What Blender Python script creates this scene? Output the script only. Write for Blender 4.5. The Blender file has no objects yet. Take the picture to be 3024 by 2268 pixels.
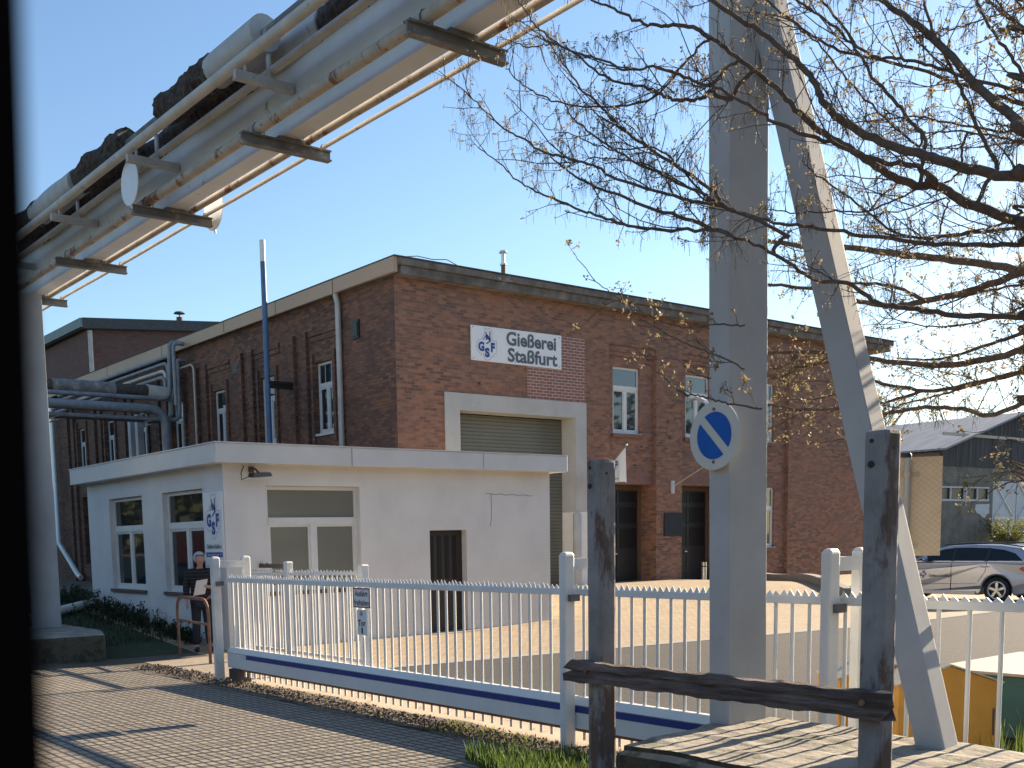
import bpy, bmesh, math, random
import numpy as np
from mathutils import Vector, Matrix
sc = bpy.context.scene
R_ = math.radians
random.seed(7); rng = np.random.default_rng(11)

# ---------------------------------------------------------------- camera
cam_data = bpy.data.cameras.new('camera'); cam = bpy.data.objects.new('camera', cam_data)
sc.collection.objects.link(cam); sc.camera = cam
cx = Vector((0.79762695, -0.60273492, -0.02240245))
cy = -Vector((-0.08677952, -0.07792501, -0.99317521))
cz = -Vector((0.59687567, 0.79412739, -0.11446014))
m = Matrix((cx, cy, cz)).transposed().to_4x4(); m.translation = (0, 0, 1.93)
cam.matrix_world = m
cam_data.sensor_width = 36; cam_data.lens = 3173.729 / 3024 * 36
cam_data.shift_x = (1512 - 1258.83) / 3024; cam_data.shift_y = (1961.43 - 1134) / 3024
cam_data.clip_start = 0.02; cam_data.clip_end = 3000
cam_data.dof.use_dof = True; cam_data.dof.focus_distance = 20; cam_data.dof.aperture_fstop = 17

# ---------------------------------------------------------------- light
SUN_EL, SUN_AZ = 20.0, 1.0          # azimuth measured from +X towards +Y
w = bpy.data.worlds.new('World'); sc.world = w; w.use_nodes = True
nt = w.node_tree; nt.nodes.clear()
wo = nt.nodes.new('ShaderNodeOutputWorld'); bg = nt.nodes.new('ShaderNodeBackground')
sky = nt.nodes.new('ShaderNodeTexSky'); sky.sky_type = 'NISHITA'; sky.sun_disc = False
sky.sun_elevation = R_(SUN_EL); sky.sun_rotation = R_(90 - SUN_AZ)
sky.altitude = 100; sky.air_density = 1.1; sky.dust_density = 0.35; sky.ozone_density = 3.0
nt.links.new(sky.outputs[0], bg.inputs[0]); bg.inputs[1].default_value = 0.075
nt.links.new(bg.outputs[0], wo.inputs[0])
sd = bpy.data.lights.new('sun', 'SUN'); sd.energy = 5.0; sd.angle = R_(0.5); sd.color = (1.0, 0.83, 0.62)
so = bpy.data.objects.new('sun', sd); sc.collection.objects.link(so)
sv = Vector((math.cos(R_(SUN_EL)) * math.cos(R_(SUN_AZ)), math.cos(R_(SUN_EL)) * math.sin(R_(SUN_AZ)), math.sin(R_(SUN_EL))))
so.rotation_euler = sv.to_track_quat('Z', 'Y').to_euler(); so.location = sv * 60
sc.view_settings.view_transform = 'Standard'; sc.view_settings.look = 'None'
sc.view_settings.gamma = 1; sc.view_settings.exposure = 1.55

# ---------------------------------------------------------------- helpers
def link(o): sc.collection.objects.link(o); return o
def tag(o, label=None, cat=None, group=None, kind=None):
    if label: o['label'] = label
    if cat: o['category'] = cat
    if group: o['group'] = group
    if kind: o['kind'] = kind
    return o
def empty(name, loc=(0, 0, 0), rz=0, label=None, cat=None, group=None):
    o = link(bpy.data.objects.new(name, None)); o.location = loc; o.rotation_euler = (0, 0, rz)
    o.empty_display_size = .1
    return tag(o, label, cat, group)
def children(o): return [c for c in bpy.data.objects if c.parent == o]
def copy_tree(o, parent=None):
    c = o.copy(); link(c); c.parent = parent
    for ch in children(o): copy_tree(ch, c)
    return c
class MB:
    def __init__(s): s.v = []; s.f = []; s.sm = []; s.mi = []; s.cur = 0
    def add(s, vs, fs, smooth=False):
        n = len(s.v); s.v += [tuple(p) for p in vs]
        for f in fs: s.f.append(tuple(i + n for i in f)); s.sm.append(smooth); s.mi.append(s.cur)
        return s
    def box(s, x0, x1, y0, y1, z0, z1):
        s.add([(x0,y0,z0),(x1,y0,z0),(x1,y1,z0),(x0,y1,z0),(x0,y0,z1),(x1,y0,z1),(x1,y1,z1),(x0,y1,z1)],
              [(0,3,2,1),(4,5,6,7),(0,1,5,4),(1,2,6,5),(2,3,7,6),(3,0,4,7)]); return s
    def quad(s, a, b, c, d): return s.add([a, b, c, d], [(0, 1, 2, 3)])
    def hexa(s, lo, hi):  # 4 bottom + 4 top points, ccw
        s.add(list(lo) + list(hi), [(3,2,1,0),(4,5,6,7),(0,1,5,4),(1,2,6,5),(2,3,7,6),(3,0,4,7)]); return s
    def prism(s, poly, ax, a0, a1):  # poly of 2d points extruded along axis
        n = len(poly)
        def P(p, a):
            return (a, p[0], p[1]) if ax == 'x' else (p[0], a, p[1]) if ax == 'y' else (p[0], p[1], a)
        vs = [P(p, a0) for p in poly] + [P(p, a1) for p in poly]
        fs = [tuple(range(n))[::-1], tuple(range(n, 2 * n))] + [(i, (i + 1) % n, n + (i + 1) % n, n + i) for i in range(n)]
        s.add(vs, fs); return s
    def tube(s, pts, r, seg=8, cap=True, smooth=True):
        pts = [Vector(p) for p in pts]; n = len(pts)
        rs = r if hasattr(r, '__len__') else [r] * n
        t0 = (pts[1] - pts[0]).normalized()
        u = t0.orthogonal().normalized(); vs = []
        for i in range(n):
            t = (pts[min(i + 1, n - 1)] - pts[max(i - 1, 0)]).normalized()
            u = (u - t * u.dot(t))
            u = u.normalized() if u.length > 1e-6 else t.orthogonal().normalized()
            b = t.cross(u)
            for k in range(seg):
                a = 2 * math.pi * k / seg
                vs.append(pts[i] + (u * math.cos(a) + b * math.sin(a)) * rs[i])
        fs = [(i * seg + k, i * seg + (k + 1) % seg, (i + 1) * seg + (k + 1) % seg, (i + 1) * seg + k) for i in range(n - 1) for k in range(seg)]
        s.add(vs, fs, smooth)
        if cap: s.add([vs[k] for k in range(seg)][::-1] + vs[-seg:], [tuple(range(seg)), tuple(range(seg, 2 * seg))])
        return s
    def cyl(s, c, ax, h, r, seg=16, r2=None):
        a = Vector(c); d = {'x': Vector((1,0,0)), 'y': Vector((0,1,0)), 'z': Vector((0,0,1))}[ax] * h
        return s.tube([a, a + d], [r, r if r2 is None else r2], seg)
    def ball(s, c, r, seg=10, rings=7, sc_=(1, 1, 1)):
        vs = []; fs = []
        for i in range(rings + 1):
            th = math.pi * i / rings
            for k in range(seg):
                a = 2 * math.pi * k / seg
                vs.append((c[0] + r*sc_[0]*math.sin(th)*math.cos(a), c[1] + r*sc_[1]*math.sin(th)*math.sin(a), c[2] + r*sc_[2]*math.cos(th)))
        for i in range(rings):
            for k in range(seg): fs.append((i*seg+k, (i+1)*seg+k, (i+1)*seg+(k+1)%seg, i*seg+(k+1)%seg))
        s.add(vs, fs, True); return s
    def xf(s, M):
        s.v = [tuple(M @ Vector(p)) for p in s.v]; return s
    def build(s, name, mat, parent=None, bevel=0, label=None):
        me = bpy.data.meshes.new(name); me.from_pydata(s.v, [], s.f)
        me.polygons.foreach_set('use_smooth', s.sm)
        for mm in (mat if isinstance(mat, (list, tuple)) else [mat]): me.materials.append(mm)
        if isinstance(mat, (list, tuple)): me.polygons.foreach_set('material_index', s.mi)
        me.validate(); me.update()
        if bevel:
            b = bmesh.new(); b.from_mesh(me); bmesh.ops.remove_doubles(b, verts=b.verts, dist=1e-5)
            bmesh.ops.bevel(b, geom=[e for e in b.edges if len(e.link_faces) == 2 and e.calc_face_angle(0) > .6], offset=bevel, segments=2, profile=.6, affect='EDGES')
            b.to_mesh(me); b.free()
        o = link(bpy.data.objects.new(name, me))
        if parent: o.parent = parent
        if label: o['label'] = label
        return o
def apply_mods(o):
    dg = bpy.context.evaluated_depsgraph_get()
    me = bpy.data.meshes.new_from_object(o.evaluated_get(dg)); o.modifiers.clear(); o.data = me
    return o
def text_mb(body, width, height, M, bold=0.0, ext=.0, align=None):
    """lettering as flat mesh, fitted into width x height, lower-left at the origin of M"""
    cu = bpy.data.curves.new('lettering', 'FONT'); cu.body = body; cu.size = 1; cu.offset = bold; cu.extrude = ext; cu.resolution_u = 3
    cu.space_line = 1.0
    o = link(bpy.data.objects.new('lettering', cu)); dg = bpy.context.evaluated_depsgraph_get()
    me = bpy.data.meshes.new_from_object(o.evaluated_get(dg)); bpy.data.objects.remove(o)
    vs = [v.co.copy() for v in me.vertices]; fs = [tuple(p.vertices) for p in me.polygons]; bpy.data.meshes.remove(me)
    x0 = min(v.x for v in vs); x1 = max(v.x for v in vs); y0 = min(v.y for v in vs); y1 = max(v.y for v in vs)
    mb = MB(); mb.add([M @ Vector(((v.x-x0)/(x1-x0)*width, (v.y-y0)/(y1-y0)*height, v.z)) for v in vs], fs)
    return mb
def M_front(x, y, z):   # text plane facing -Y, reading along +X
    return Matrix(((1,0,0,x),(0,0,-1,y),(0,1,0,z),(0,0,0,1)))
def M_left(x, y, z):    # text plane facing -X, reading along -Y
    return Matrix(((0,0,-1,x),(-1,0,0,y),(0,1,0,z),(0,0,0,1)))

# ---------------------------------------------------------------- materials
def mat(name):
    mm = bpy.data.materials.new(name); mm.use_nodes = True; t = mm.node_tree
    return mm, t, t.nodes['Principled BSDF']
def N(t, typ, **k):
    n = t.nodes.new(typ)
    for a, b in k.items():
        if isinstance(a, str) and hasattr(n, a) and a not in ('inputs',): setattr(n, a, b)
    return n
def noise(t, vec, scale, detail=4, rough=.6):
    n = t.nodes.new('ShaderNodeTexNoise'); n.inputs['Scale'].default_value = scale; n.inputs['Detail'].default_value = detail
    n.inputs['Roughness'].default_value = rough; t.links.new(vec, n.inputs['Vector']); return n.outputs[0]
def ramp(t, fac, stops):
    r = t.nodes.new('ShaderNodeValToRGB'); e = r.color_ramp.elements
    while len(e) < len(stops): e.new(.5)
    for el, (p, c) in zip(e, stops): el.position = p; el.color = (*c, 1) if len(c) == 3 else c
    t.links.new(fac, r.inputs[0]); return r.outputs[0]
def mixc(t, fac, a, b, mode='MIX'):
    x = t.nodes.new('ShaderNodeMix'); x.data_type = 'RGBA'; x.blend_type = mode
    if isinstance(fac, (int, float)): x.inputs[0].default_value = fac
    else: t.links.new(fac, x.inputs[0])
    for s_, i in ((a, 6), (b, 7)):
        if isinstance(s_, (tuple, list)): x.inputs[i].default_value = (*s_, 1)
        else: t.links.new(s_, x.inputs[i])
    return x.outputs[2]
def math_(t, op, a, b=None, c=None):
    x = t.nodes.new('ShaderNodeMath'); x.operation = op
    for i, s_ in enumerate((a, b, c)):
        if s_ is None: continue
        if isinstance(s_, (int, float)): x.inputs[i].default_value = s_
        else: t.links.new(s_, x.inputs[i])
    return x.outputs[0]
def pos(t): return t.nodes.new('ShaderNodeNewGeometry').outputs['Position']
def scaled(t, vec, s_):
    x = t.nodes.new('ShaderNodeMapping'); x.inputs['Scale'].default_value = s_; t.links.new(vec, x.inputs['Vector']); return x.outputs[0]
def bump(t, b, h, strength=.3, dist=.02):
    x = t.nodes.new('ShaderNodeBump'); x.inputs['Strength'].default_value = strength; x.inputs['Distance'].default_value = dist
    t.links.new(h, x.inputs['Height']); t.links.new(x.outputs[0], b.inputs['Normal'])
def plain(name, col, rough=.6, metal=0, var=.25, scale=6, spots=None, bumps=0, spot_scale=9, spot_thr=.62, coat=0, st=(1,1,1)):
    """a painted / raw surface: soft tone variation plus worn spots of their own colour"""
    mm, t, b = mat(name); p = pos(t)
    n = noise(t, p, scale, 5)
    lo = tuple(c * (1 - var) for c in col); hi = tuple(min(1, c * (1 + var)) for c in col)
    c = ramp(t, n, [(.3, lo), (.7, hi)])
    if spots:
        n2 = noise(t, scaled(t, p, st), spot_scale, 7, .7)
        c = mixc(t, ramp(t, n2, [(spot_thr, (0,0,0)), (spot_thr + .06, (1,1,1))]), c, spots)
    t.links.new(c, b.inputs['Base Color']); b.inputs['Roughness'].default_value = rough; b.inputs['Metallic'].default_value = metal
    if coat: b.inputs['Coat Weight'].default_value = coat
    if bumps: bump(t, b, noise(t, p, scale * 6, 4), bumps)
    return mm
def brick_mat(name, c1, c2, mort, bw=.25, bh=.083, ms=.011, dark=None, dark_amt=.5, stain=(.05,.04,.035), stain_amt=.5, bias=0, planar=False, offs=.5, sheen=0):
    mm, t, b = mat(name)
    g = t.nodes.new('ShaderNodeNewGeometry'); sp = t.nodes.new('ShaderNodeSeparateXYZ'); t.links.new(g.outputs['Position'], sp.inputs[0])
    cb = t.nodes.new('ShaderNodeCombineXYZ')
    if planar:
        t.links.new(sp.outputs[0], cb.inputs[0]); t.links.new(sp.outputs[1], cb.inputs[1])
    else:
        sn = t.nodes.new('ShaderNodeSeparateXYZ'); t.links.new(g.outputs['True Normal'], sn.inputs[0])
        isx = math_(t, 'GREATER_THAN', math_(t, 'ABSOLUTE', sn.outputs[0]), .6)
        u = math_(t, 'ADD', math_(t, 'MULTIPLY', sp.outputs[1], isx), math_(t, 'MULTIPLY', sp.outputs[0], math_(t, 'SUBTRACT', 1, isx)))
        t.links.new(u, cb.inputs[0]); t.links.new(sp.outputs[2], cb.inputs[1])
    def bt(a, c, mo, bi):
        x = t.nodes.new('ShaderNodeTexBrick'); x.inputs['Scale'].default_value = 1; x.inputs['Brick Width'].default_value = bw
        x.inputs['Row Height'].default_value = bh; x.inputs['Mortar Size'].default_value = ms; x.inputs['Mortar Smooth'].default_value = .15
        x.inputs['Bias'].default_value = bi; x.offset = offs
        for i, q in zip(('Color1', 'Color2', 'Mortar'), (a, c, mo)): x.inputs[i].default_value = (*q, 1)
        t.links.new(cb.outputs[0], x.inputs['Vector']); return x
    x = bt(c1, c2, mort, bias); col = x.outputs['Color']
    p = g.outputs['Position']
    if dark:
        y = bt((0,0,0), (1,1,1), (0,0,0), -.25)
        big = ramp(t, noise(t, p, .45, 4), [(.42, (0,0,0)), (.62, (1,1,1))])
        k = mixc(t, 1.0, y.outputs['Color'], big, 'MULTIPLY')
        col = mixc(t, math_(t, 'MULTIPLY', k, dark_amt), col, dark)
    col = mixc(t, .5, col, ramp(t, noise(t, scaled(t, p, (4, 4, 11)), 1.0, 3), [(.25, (.45,.42,.42)), (.5, (1,1,1)), (.8, (1.35,1.2,1.05))]), 'MULTIPLY')
    st = ramp(t, noise(t, p, .8, 6, .65), [(.5, (0,0,0)), (.78, (1,1,1))])
    col = mixc(t, math_(t, 'MULTIPLY', st, stain_amt), col, stain)
    t.links.new(col, b.inputs['Base Color']); b.inputs['Roughness'].default_value = .85
    bump(t, b, x.outputs['Fac'], -.35, .012)
    return mm
def glass_mat(name, col=(.02,.024,.026), rough=.03, ior=1.9):
    mm, t, b = mat(name); b.inputs['Base Color'].default_value = (*col, 1); b.inputs['Roughness'].default_value = rough
    b.inputs['IOR'].default_value = ior
    bump(t, b, noise(t, pos(t), 1.4, 2), .05, .02); return mm

MT = {}
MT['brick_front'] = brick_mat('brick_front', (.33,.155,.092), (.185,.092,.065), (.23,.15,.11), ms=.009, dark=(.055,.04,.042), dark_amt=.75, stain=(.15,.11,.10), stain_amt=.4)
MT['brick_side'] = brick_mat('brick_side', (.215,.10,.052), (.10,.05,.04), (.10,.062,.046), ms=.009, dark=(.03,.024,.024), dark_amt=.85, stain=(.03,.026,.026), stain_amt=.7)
MT['brick_new'] = brick_mat('brick_new', (.28,.115,.085), (.25,.10,.075), (.42,.36,.33), ms=.013, stain_amt=.08, bw=.26, bh=.09)
MT['brick_far'] = brick_mat('brick_far', (.15,.07,.055), (.12,.055,.045), (.11,.085,.075), stain_amt=.25)
MT['soldier'] = brick_mat('soldier_course', (.25,.11,.075), (.18,.08,.06), (.2,.15,.13), bw=.083, bh=.26, offs=0, stain=(.1,.08,.07), stain_amt=.3)
MT['render_white'] = plain('white_render', (.66,.645,.62), .9, var=.08, scale=1.1, spots=(.62,.58,.50), spot_scale=1.3, spot_thr=.66, bumps=.12)
MT['fascia'] = plain('fascia_sheet', (.60,.595,.575), .55, var=.06, scale=1.5, spots=(.50,.48,.44), spot_scale=2.2, spot_thr=.66)
MT['brown_sheet'] = plain('brown_sheet', (.40,.27,.175), .5, var=.06, scale=.7)
MT['roof_felt'] = plain('roof_felt', (.07,.075,.08), .9, var=.2)
MT['cornice'] = plain('weathered_cornice', (.15,.135,.12), .9, var=.5, scale=2.5, spots=(.3,.33,.36), spot_scale=1.0, spot_thr=.64)
MT['concrete_frame'] = plain('cast_concrete', (.45,.45,.43), .85, var=.1, scale=1.4, spots=(.36,.36,.35), spot_scale=3, spot_thr=.63)
MT['white_base'] = plain('white_base_paint', (.78,.77,.73), .7, var=.04)
MT['shutter'] = None
MT['window_white'] = plain('window_paint', (.66,.66,.64), .45, var=.06)
MT['window_old'] = plain('old_window_paint', (.50,.51,.50), .6, var=.12, scale=9)
MT['glass'] = glass_mat('window_glass')
MT['glass_curtain'] = glass_mat('curtained_glass', (.20,.20,.17), .08)
MT['glass_dark'] = glass_mat('dark_glass', (.010,.010,.010), .4, 1.4)
MT['white_paint'] = plain('gate_white_paint', (.74,.74,.71), .45, var=.05, scale=4, spots=(.10,.08,.07), spot_scale=16, spot_thr=.735)
MT['white_paint_worn'] = plain('worn_white_paint', (.66,.66,.63), .5, var=.12, scale=5, spots=(.12,.10,.08), spot_scale=9, spot_thr=.66)
MT['blue_stripe'] = plain('blue_stripe', (.018,.045,.22), .5, var=.12, scale=10)
MT['blue_pole'] = plain('blue_pole_paint', (.055,.12,.24), .5, var=.2, scale=3, spots=(.2,.2,.2), spot_scale=4)
MT['grey_paint'] = plain('grey_steel_paint', (.43,.43,.42), .75, var=.10, scale=2.2, spots=(.21,.125,.085), spot_scale=5.5, spot_thr=.66, st=(1,1,.22))
MT['girder_paint'] = plain('girder_paint', (.56,.575,.585), .5, var=.1, scale=1.2, spots=(.27,.22,.17), spot_scale=2.0, spot_thr=.67)
MT['pipe_rust'] = plain('rusty_pipe', (.40,.34,.27), .7, var=.22, scale=3, spots=(.17,.085,.05), spot_scale=4.0, spot_thr=.55)
MT['pipe_pale'] = plain('pale_pipe', (.47,.45,.41), .65, var=.15, scale=3, spots=(.28,.2,.14), spot_scale=5, spot_thr=.62)
MT['bracket'] = plain('bracket_steel', (.17,.165,.155), .75, var=.35, scale=4, spots=(.33,.32,.3), spot_scale=4, spot_thr=.58)
MT['insulation'] = plain('torn_insulation', (.075,.062,.053), .98, var=.6, scale=14, spots=(.17,.15,.13), spot_scale=10, spot_thr=.60, bumps=1.0)
MT['cladding'] = plain('insulation_cladding', (.42,.41,.39), .6, var=.15, scale=3, spots=(.13,.11,.1), spot_scale=3, spot_thr=.64)
MT['pipe_grey'] = plain('rack_pipe_grey', (.20,.22,.24), .55, var=.25, scale=4)
MT['zinc'] = plain('zinc_pipe', (.38,.38,.37), .5, .2, var=.15, scale=3)
MT['bright_pipe'] = plain('bright_pipe', (.75,.74,.70), .3, .3, var=.05)
MT['concrete'] = plain('mossy_concrete', (.30,.262,.205), .95, var=.30, scale=3.2, spots=(.145,.135,.085), spot_scale=3.5, spot_thr=.53, bumps=.5)
MT['dirty_shaded_concrete'] = plain('dirty_shaded_concrete', (.095,.083,.06), .98, var=.4, scale=4, spots=(.05,.05,.028), spot_scale=4, spot_thr=.5, bumps=.6)  # for side faces: mossy dirt, plus their shade darkened into the colour
MT['post_steel'] = plain('old_guard_post', (.25,.235,.22), .8, var=.3, scale=3.5, spots=(.115,.075,.058), spot_scale=3.2, spot_thr=.52, st=(1,1,.35), bumps=.25)
MT['old_wood'] = None
MT['rust'] = plain('rusted_tube', (.24,.125,.075), .8, var=.4, scale=9, spots=(.55,.5,.45), spot_scale=12, spot_thr=.64)
MT['sign_white'] = plain('sign_white', (.76,.77,.78), .4, var=.03)
MT['sign_cream'] = plain('sign_cream', (.60,.57,.50), .5, var=.05)
MT['sign_blue'] = plain('sign_blue', (.004,.10,.42), .8, var=.06)
MT['logo_blue'] = plain('logo_blue', (.025,.06,.27), .5, var=.05)
MT['logo_grey'] = plain('logo_grey', (.085,.105,.125), .5, var=.05)
MT['line_grey'] = plain('outline_grey', (.30,.32,.35), .5, var=.05)
MT['red_line'] = plain('red_line', (.32,.03,.05), .5, var=.05)
MT['black'] = plain('black_letter', (.015,.015,.018), .5, var=.05)
MT['door_brown'] = plain('door_brown', (.032,.022,.016), .5, var=.25, scale=5)
MT['door_dark'] = plain('door_dark', (.018,.018,.017), .45, var=.2)
MT['door_frame'] = plain('door_frame_brown', (.13,.085,.05), .6, var=.15)
MT['sill'] = plain('clinker_sill', (.10,.075,.065), .8, var=.3, scale=8)
MT['skin'] = plain('skin', (.48,.27,.20), .55, var=.08, scale=20)
MT['hair'] = plain('grey_hair', (.45,.44,.43), .8, var=.2, scale=40)
MT['trousers'] = plain('dark_blue_trousers', (.018,.022,.034), .85, var=.2)
MT['shoe'] = plain('black_shoe', (.012,.012,.012), .5)
MT['paper'] = plain('paper', (.68,.66,.64), .8, var=.03)
MT['tin_plate'] = None
MT['car_silver'] = None
MT['tyre'] = plain('tyre_rubber', (.018,.018,.018), .85, var=.2)
MT['rim'] = plain('alloy_rim', (.55,.55,.56), .3, .8, var=.05)
MT['car_black'] = plain('car_black_trim', (.012,.012,.013), .4)
MT['car_glass'] = glass_mat('car_glass', (.010,.014,.016), .02, 1.4)
MT['tail_red'] = plain('tail_red', (.42,.012,.02), .15, var=.05)
MT['yellow_bin'] = plain('ochre_bin', (.58,.29,.05), .55, var=.1, scale=4, spots=(.36,.15,.03), spot_scale=6, spot_thr=.66)
MT['pale_lid'] = plain('pale_lid', (.46,.41,.32), .6, var=.08)
MT['green_bin'] = plain('green_bin', (.02,.12,.115), .5, var=.1)
MT['shed_board'] = None
MT['shed_wall'] = plain('shed_plaster', (.20,.185,.15), .95, var=.25, scale=1.6, spots=(.13,.12,.10), spot_scale=1.0, spot_thr=.55)
MT['shed_roof'] = None
MT['shed_door'] = plain('shed_door_paint', (.50,.54,.56), .6, var=.12, scale=3, spots=(.3,.31,.3), spot_scale=3)
MT['bark'] = plain('bark', (.15,.108,.08), .95, var=.35, scale=24, bumps=.5)
MT['red_train'] = plain('train_red', (.55,.03,.02), .3, var=.03)
MT['frame_black'] = plain('window_rubber', (.006,.005,.005), 1.0, var=.1); MT['frame_black'].node_tree.nodes['Principled BSDF'].inputs['Specular IOR Level'].default_value = 0

def custom():
    # roller shutter slats
    mm, t, b = mat('shutter_slats'); p = pos(t); sp = t.nodes.new('ShaderNodeSeparateXYZ'); t.links.new(p, sp.inputs[0])
    fr = math_(t, 'FRACT', math_(t, 'DIVIDE', sp.outputs[2], .105))
    c = ramp(t, fr, [(0, (.035,.037,.032)), (.09, (.05,.053,.045)), (.16, (.15,.155,.135)), (.9, (.185,.19,.165)), (1, (.16,.165,.14))])
    c = mixc(t, .45, c, ramp(t, noise(t, p, 1.2, 5), [(.3, (.55,.55,.55)), (.7, (1.1,1.08,1.0))]), 'MULTIPLY')
    t.links.new(c, b.inputs['Base Color']); b.inputs['Roughness'].default_value = .5; b.inputs['Metallic'].default_value = .2
    bump(t, b, fr, .4, .02); MT['shutter'] = mm
    # weathered plank
    mm, t, b = mat('weathered_plank'); p = pos(t); q = scaled(t, p, (20, 2.2, 26))
    n = noise(t, q, 1.0, 8, .7); c = ramp(t, n, [(.28, (.03,.022,.018)), (.46, (.11,.08,.065)), (.62, (.22,.17,.145)), (.8, (.36,.31,.28))])
    t.links.new(c, b.inputs['Base Color']); b.inputs['Roughness'].default_value = .95; bump(t, b, n, .9, .03); MT['old_wood'] = mm
    # chequer plate
    mm, t, b = mat('chequer_plate'); p = pos(t); sp = t.nodes.new('ShaderNodeSeparateXYZ'); t.links.new(p, sp.inputs[0])
    a = math_(t, 'ADD', sp.outputs[1], sp.outputs[2]); d = math_(t, 'SUBTRACT', sp.outputs[1], sp.outputs[2])
    fa = math_(t, 'FRACT', math_(t, 'DIVIDE', a, .05)); fd = math_(t, 'FRACT', math_(t, 'DIVIDE', d, .05))
    ia = math_(t, 'FLOOR', math_(t, 'DIVIDE', a, .05)); id_ = math_(t, 'FLOOR', math_(t, 'DIVIDE', d, .05))
    chk = math_(t, 'MODULO', math_(t, 'ABSOLUTE', math_(t, 'ADD', ia, id_)), 2)
    l1 = math_(t, 'LESS_THAN', math_(t, 'ABSOLUTE', math_(t, 'SUBTRACT', fa, .5)), .16)
    l2 = math_(t, 'LESS_THAN', math_(t, 'ABSOLUTE', math_(t, 'SUBTRACT', fd, .5)), .16)
    h = math_(t, 'ADD', math_(t, 'MULTIPLY', l1, chk), math_(t, 'MULTIPLY', l2, math_(t, 'SUBTRACT', 1, chk)))
    c = ramp(t, noise(t, p, 5, 4), [(.3, (.56,.45,.31)), (.7, (.66,.54,.38))]); c = mixc(t, math_(t, 'MULTIPLY', h, .30), c, (.36,.27,.18))
    t.links.new(c, b.inputs['Base Color']); b.inputs['Roughness'].default_value = .5; bump(t, b, h, .5, .006); MT['tin_plate'] = mm
    # car paint
    mm, t, b = mat('silver_car_paint'); b.inputs['Base Color'].default_value = (.36,.375,.41,1); b.inputs['Metallic'].default_value = .6
    b.inputs['Roughness'].default_value = .3; b.inputs['Coat Weight'].default_value = .6; b.inputs['Coat Roughness'].default_value = .04; MT['car_silver'] = mm
    # shed boards / roof sheets
    mm, t, b = mat('shed_boards'); p = pos(t); n = noise(t, scaled(t, p, (5.5, 5.5, .35)), 1, 4)
    c = ramp(t, n, [(.3, (.035,.036,.038)), (.6, (.085,.085,.085)), (.8, (.15,.145,.135))]); t.links.new(c, b.inputs['Base Color']); b.inputs['Roughness'].default_value = .95
    MT['shed_board'] = mm
    mm, t, b = mat('corrugated_roof'); p = pos(t); sp = t.nodes.new('ShaderNodeSeparateXYZ'); t.links.new(p, sp.inputs[0])
    wv = math_(t, 'SINE', math_(t, 'MULTIPLY', sp.outputs[1], 2 * math.pi / .35))
    c = ramp(t, noise(t, scaled(t, p, (.5, 3, .5)), 1, 5), [(.3, (.20,.215,.24)), (.7, (.34,.36,.39))]); t.links.new(c, b.inputs['Base Color'])
    b.inputs['Roughness'].default_value = .8; bump(t, b, wv, .5, .05); MT['shed_roof'] = mm
    # striped sweater
    mm, t, b = mat('striped_sweater'); p = t.nodes.new('ShaderNodeTexCoord').outputs['Object']; sp = t.nodes.new('ShaderNodeSeparateXYZ'); t.links.new(p, sp.inputs[0])
    z = math_(t, 'ADD', sp.outputs[2], math_(t, 'MULTIPLY', noise(t, p, 5, 2), .03))
    fr = math_(t, 'FRACT', math_(t, 'DIVIDE', z, .062))
    c = ramp(t, fr, [(0, (.018,.016,.02)), (.46, (.018,.016,.02)), (.49, (.12,.095,.095)), (.54, (.12,.095,.095)), (.57, (.022,.018,.02)), (.8, (.022,.018,.02)), (.84, (.018,.016,.02))])
    t.links.new(c, b.inputs['Base Color']); b.inputs['Roughness'].default_value = .95; MT['sweater'] = mm
    # grounds
    def ground(name, c0, c1, scale, spk=None, spk_scale=60, bumps=.4, big=None):
        mm, t, b = mat(name); p = pos(t); c = ramp(t, noise(t, p, scale, 8, .7), [(.3, c0), (.7, c1)])
        if spk: c = mixc(t, ramp(t, noise(t, p, spk_scale, 3), [(.58, (0,0,0)), (.66, (1,1,1))]), c, spk)
        if big: c = mixc(t, ramp(t, noise(t, p, .6, 5), [(.45, (0,0,0)), (.62, (1,1,1))]), c, big)
        t.links.new(c, b.inputs['Base Color']); b.inputs['Roughness'].default_value = .95; bump(t, b, noise(t, p, spk_scale, 6), bumps, .02); MT[name] = mm
    ground('asphalt', (.018,.0155,.0145), (.034,.029,.026), 3.0, (.085,.07,.056), 24)
    ground('apron_concrete', (.34,.265,.185), (.44,.35,.25), 2.2, (.24,.19,.14), 5, .3)
    ground('litter', (.075,.06,.047), (.20,.155,.115), 11, (.27,.22,.16), 34, 1.0)
    ground('soil', (.075,.062,.045), (.12,.10,.07), 3, (.06,.075,.03), 8, .6)
    ground('kerb_slab', (.27,.25,.215), (.34,.31,.27), 3, None, 30, .2)
    ground('grass_ground', (.022,.035,.012), (.05,.065,.022), 6, None, 40, .8)
    def pavers(name, c1, c2, mo, bw, bh, ms, var, stain, sa):
        mm = brick_mat(name, c1, c2, mo, bw, bh, ms, planar=True, stain=stain, stain_amt=sa, offs=var); MT[name] = mm
    pavers('road_pavers', (.275,.235,.18), (.235,.20,.155), (.045,.038,.03), .10, .20, .017, 0, (.17,.15,.12), .35)
    pavers('yard_pavers', (.42,.32,.20), (.36,.27,.165), (.20,.15,.10), .20, .10, .009, .5, (.28,.22,.15), .4)
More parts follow.
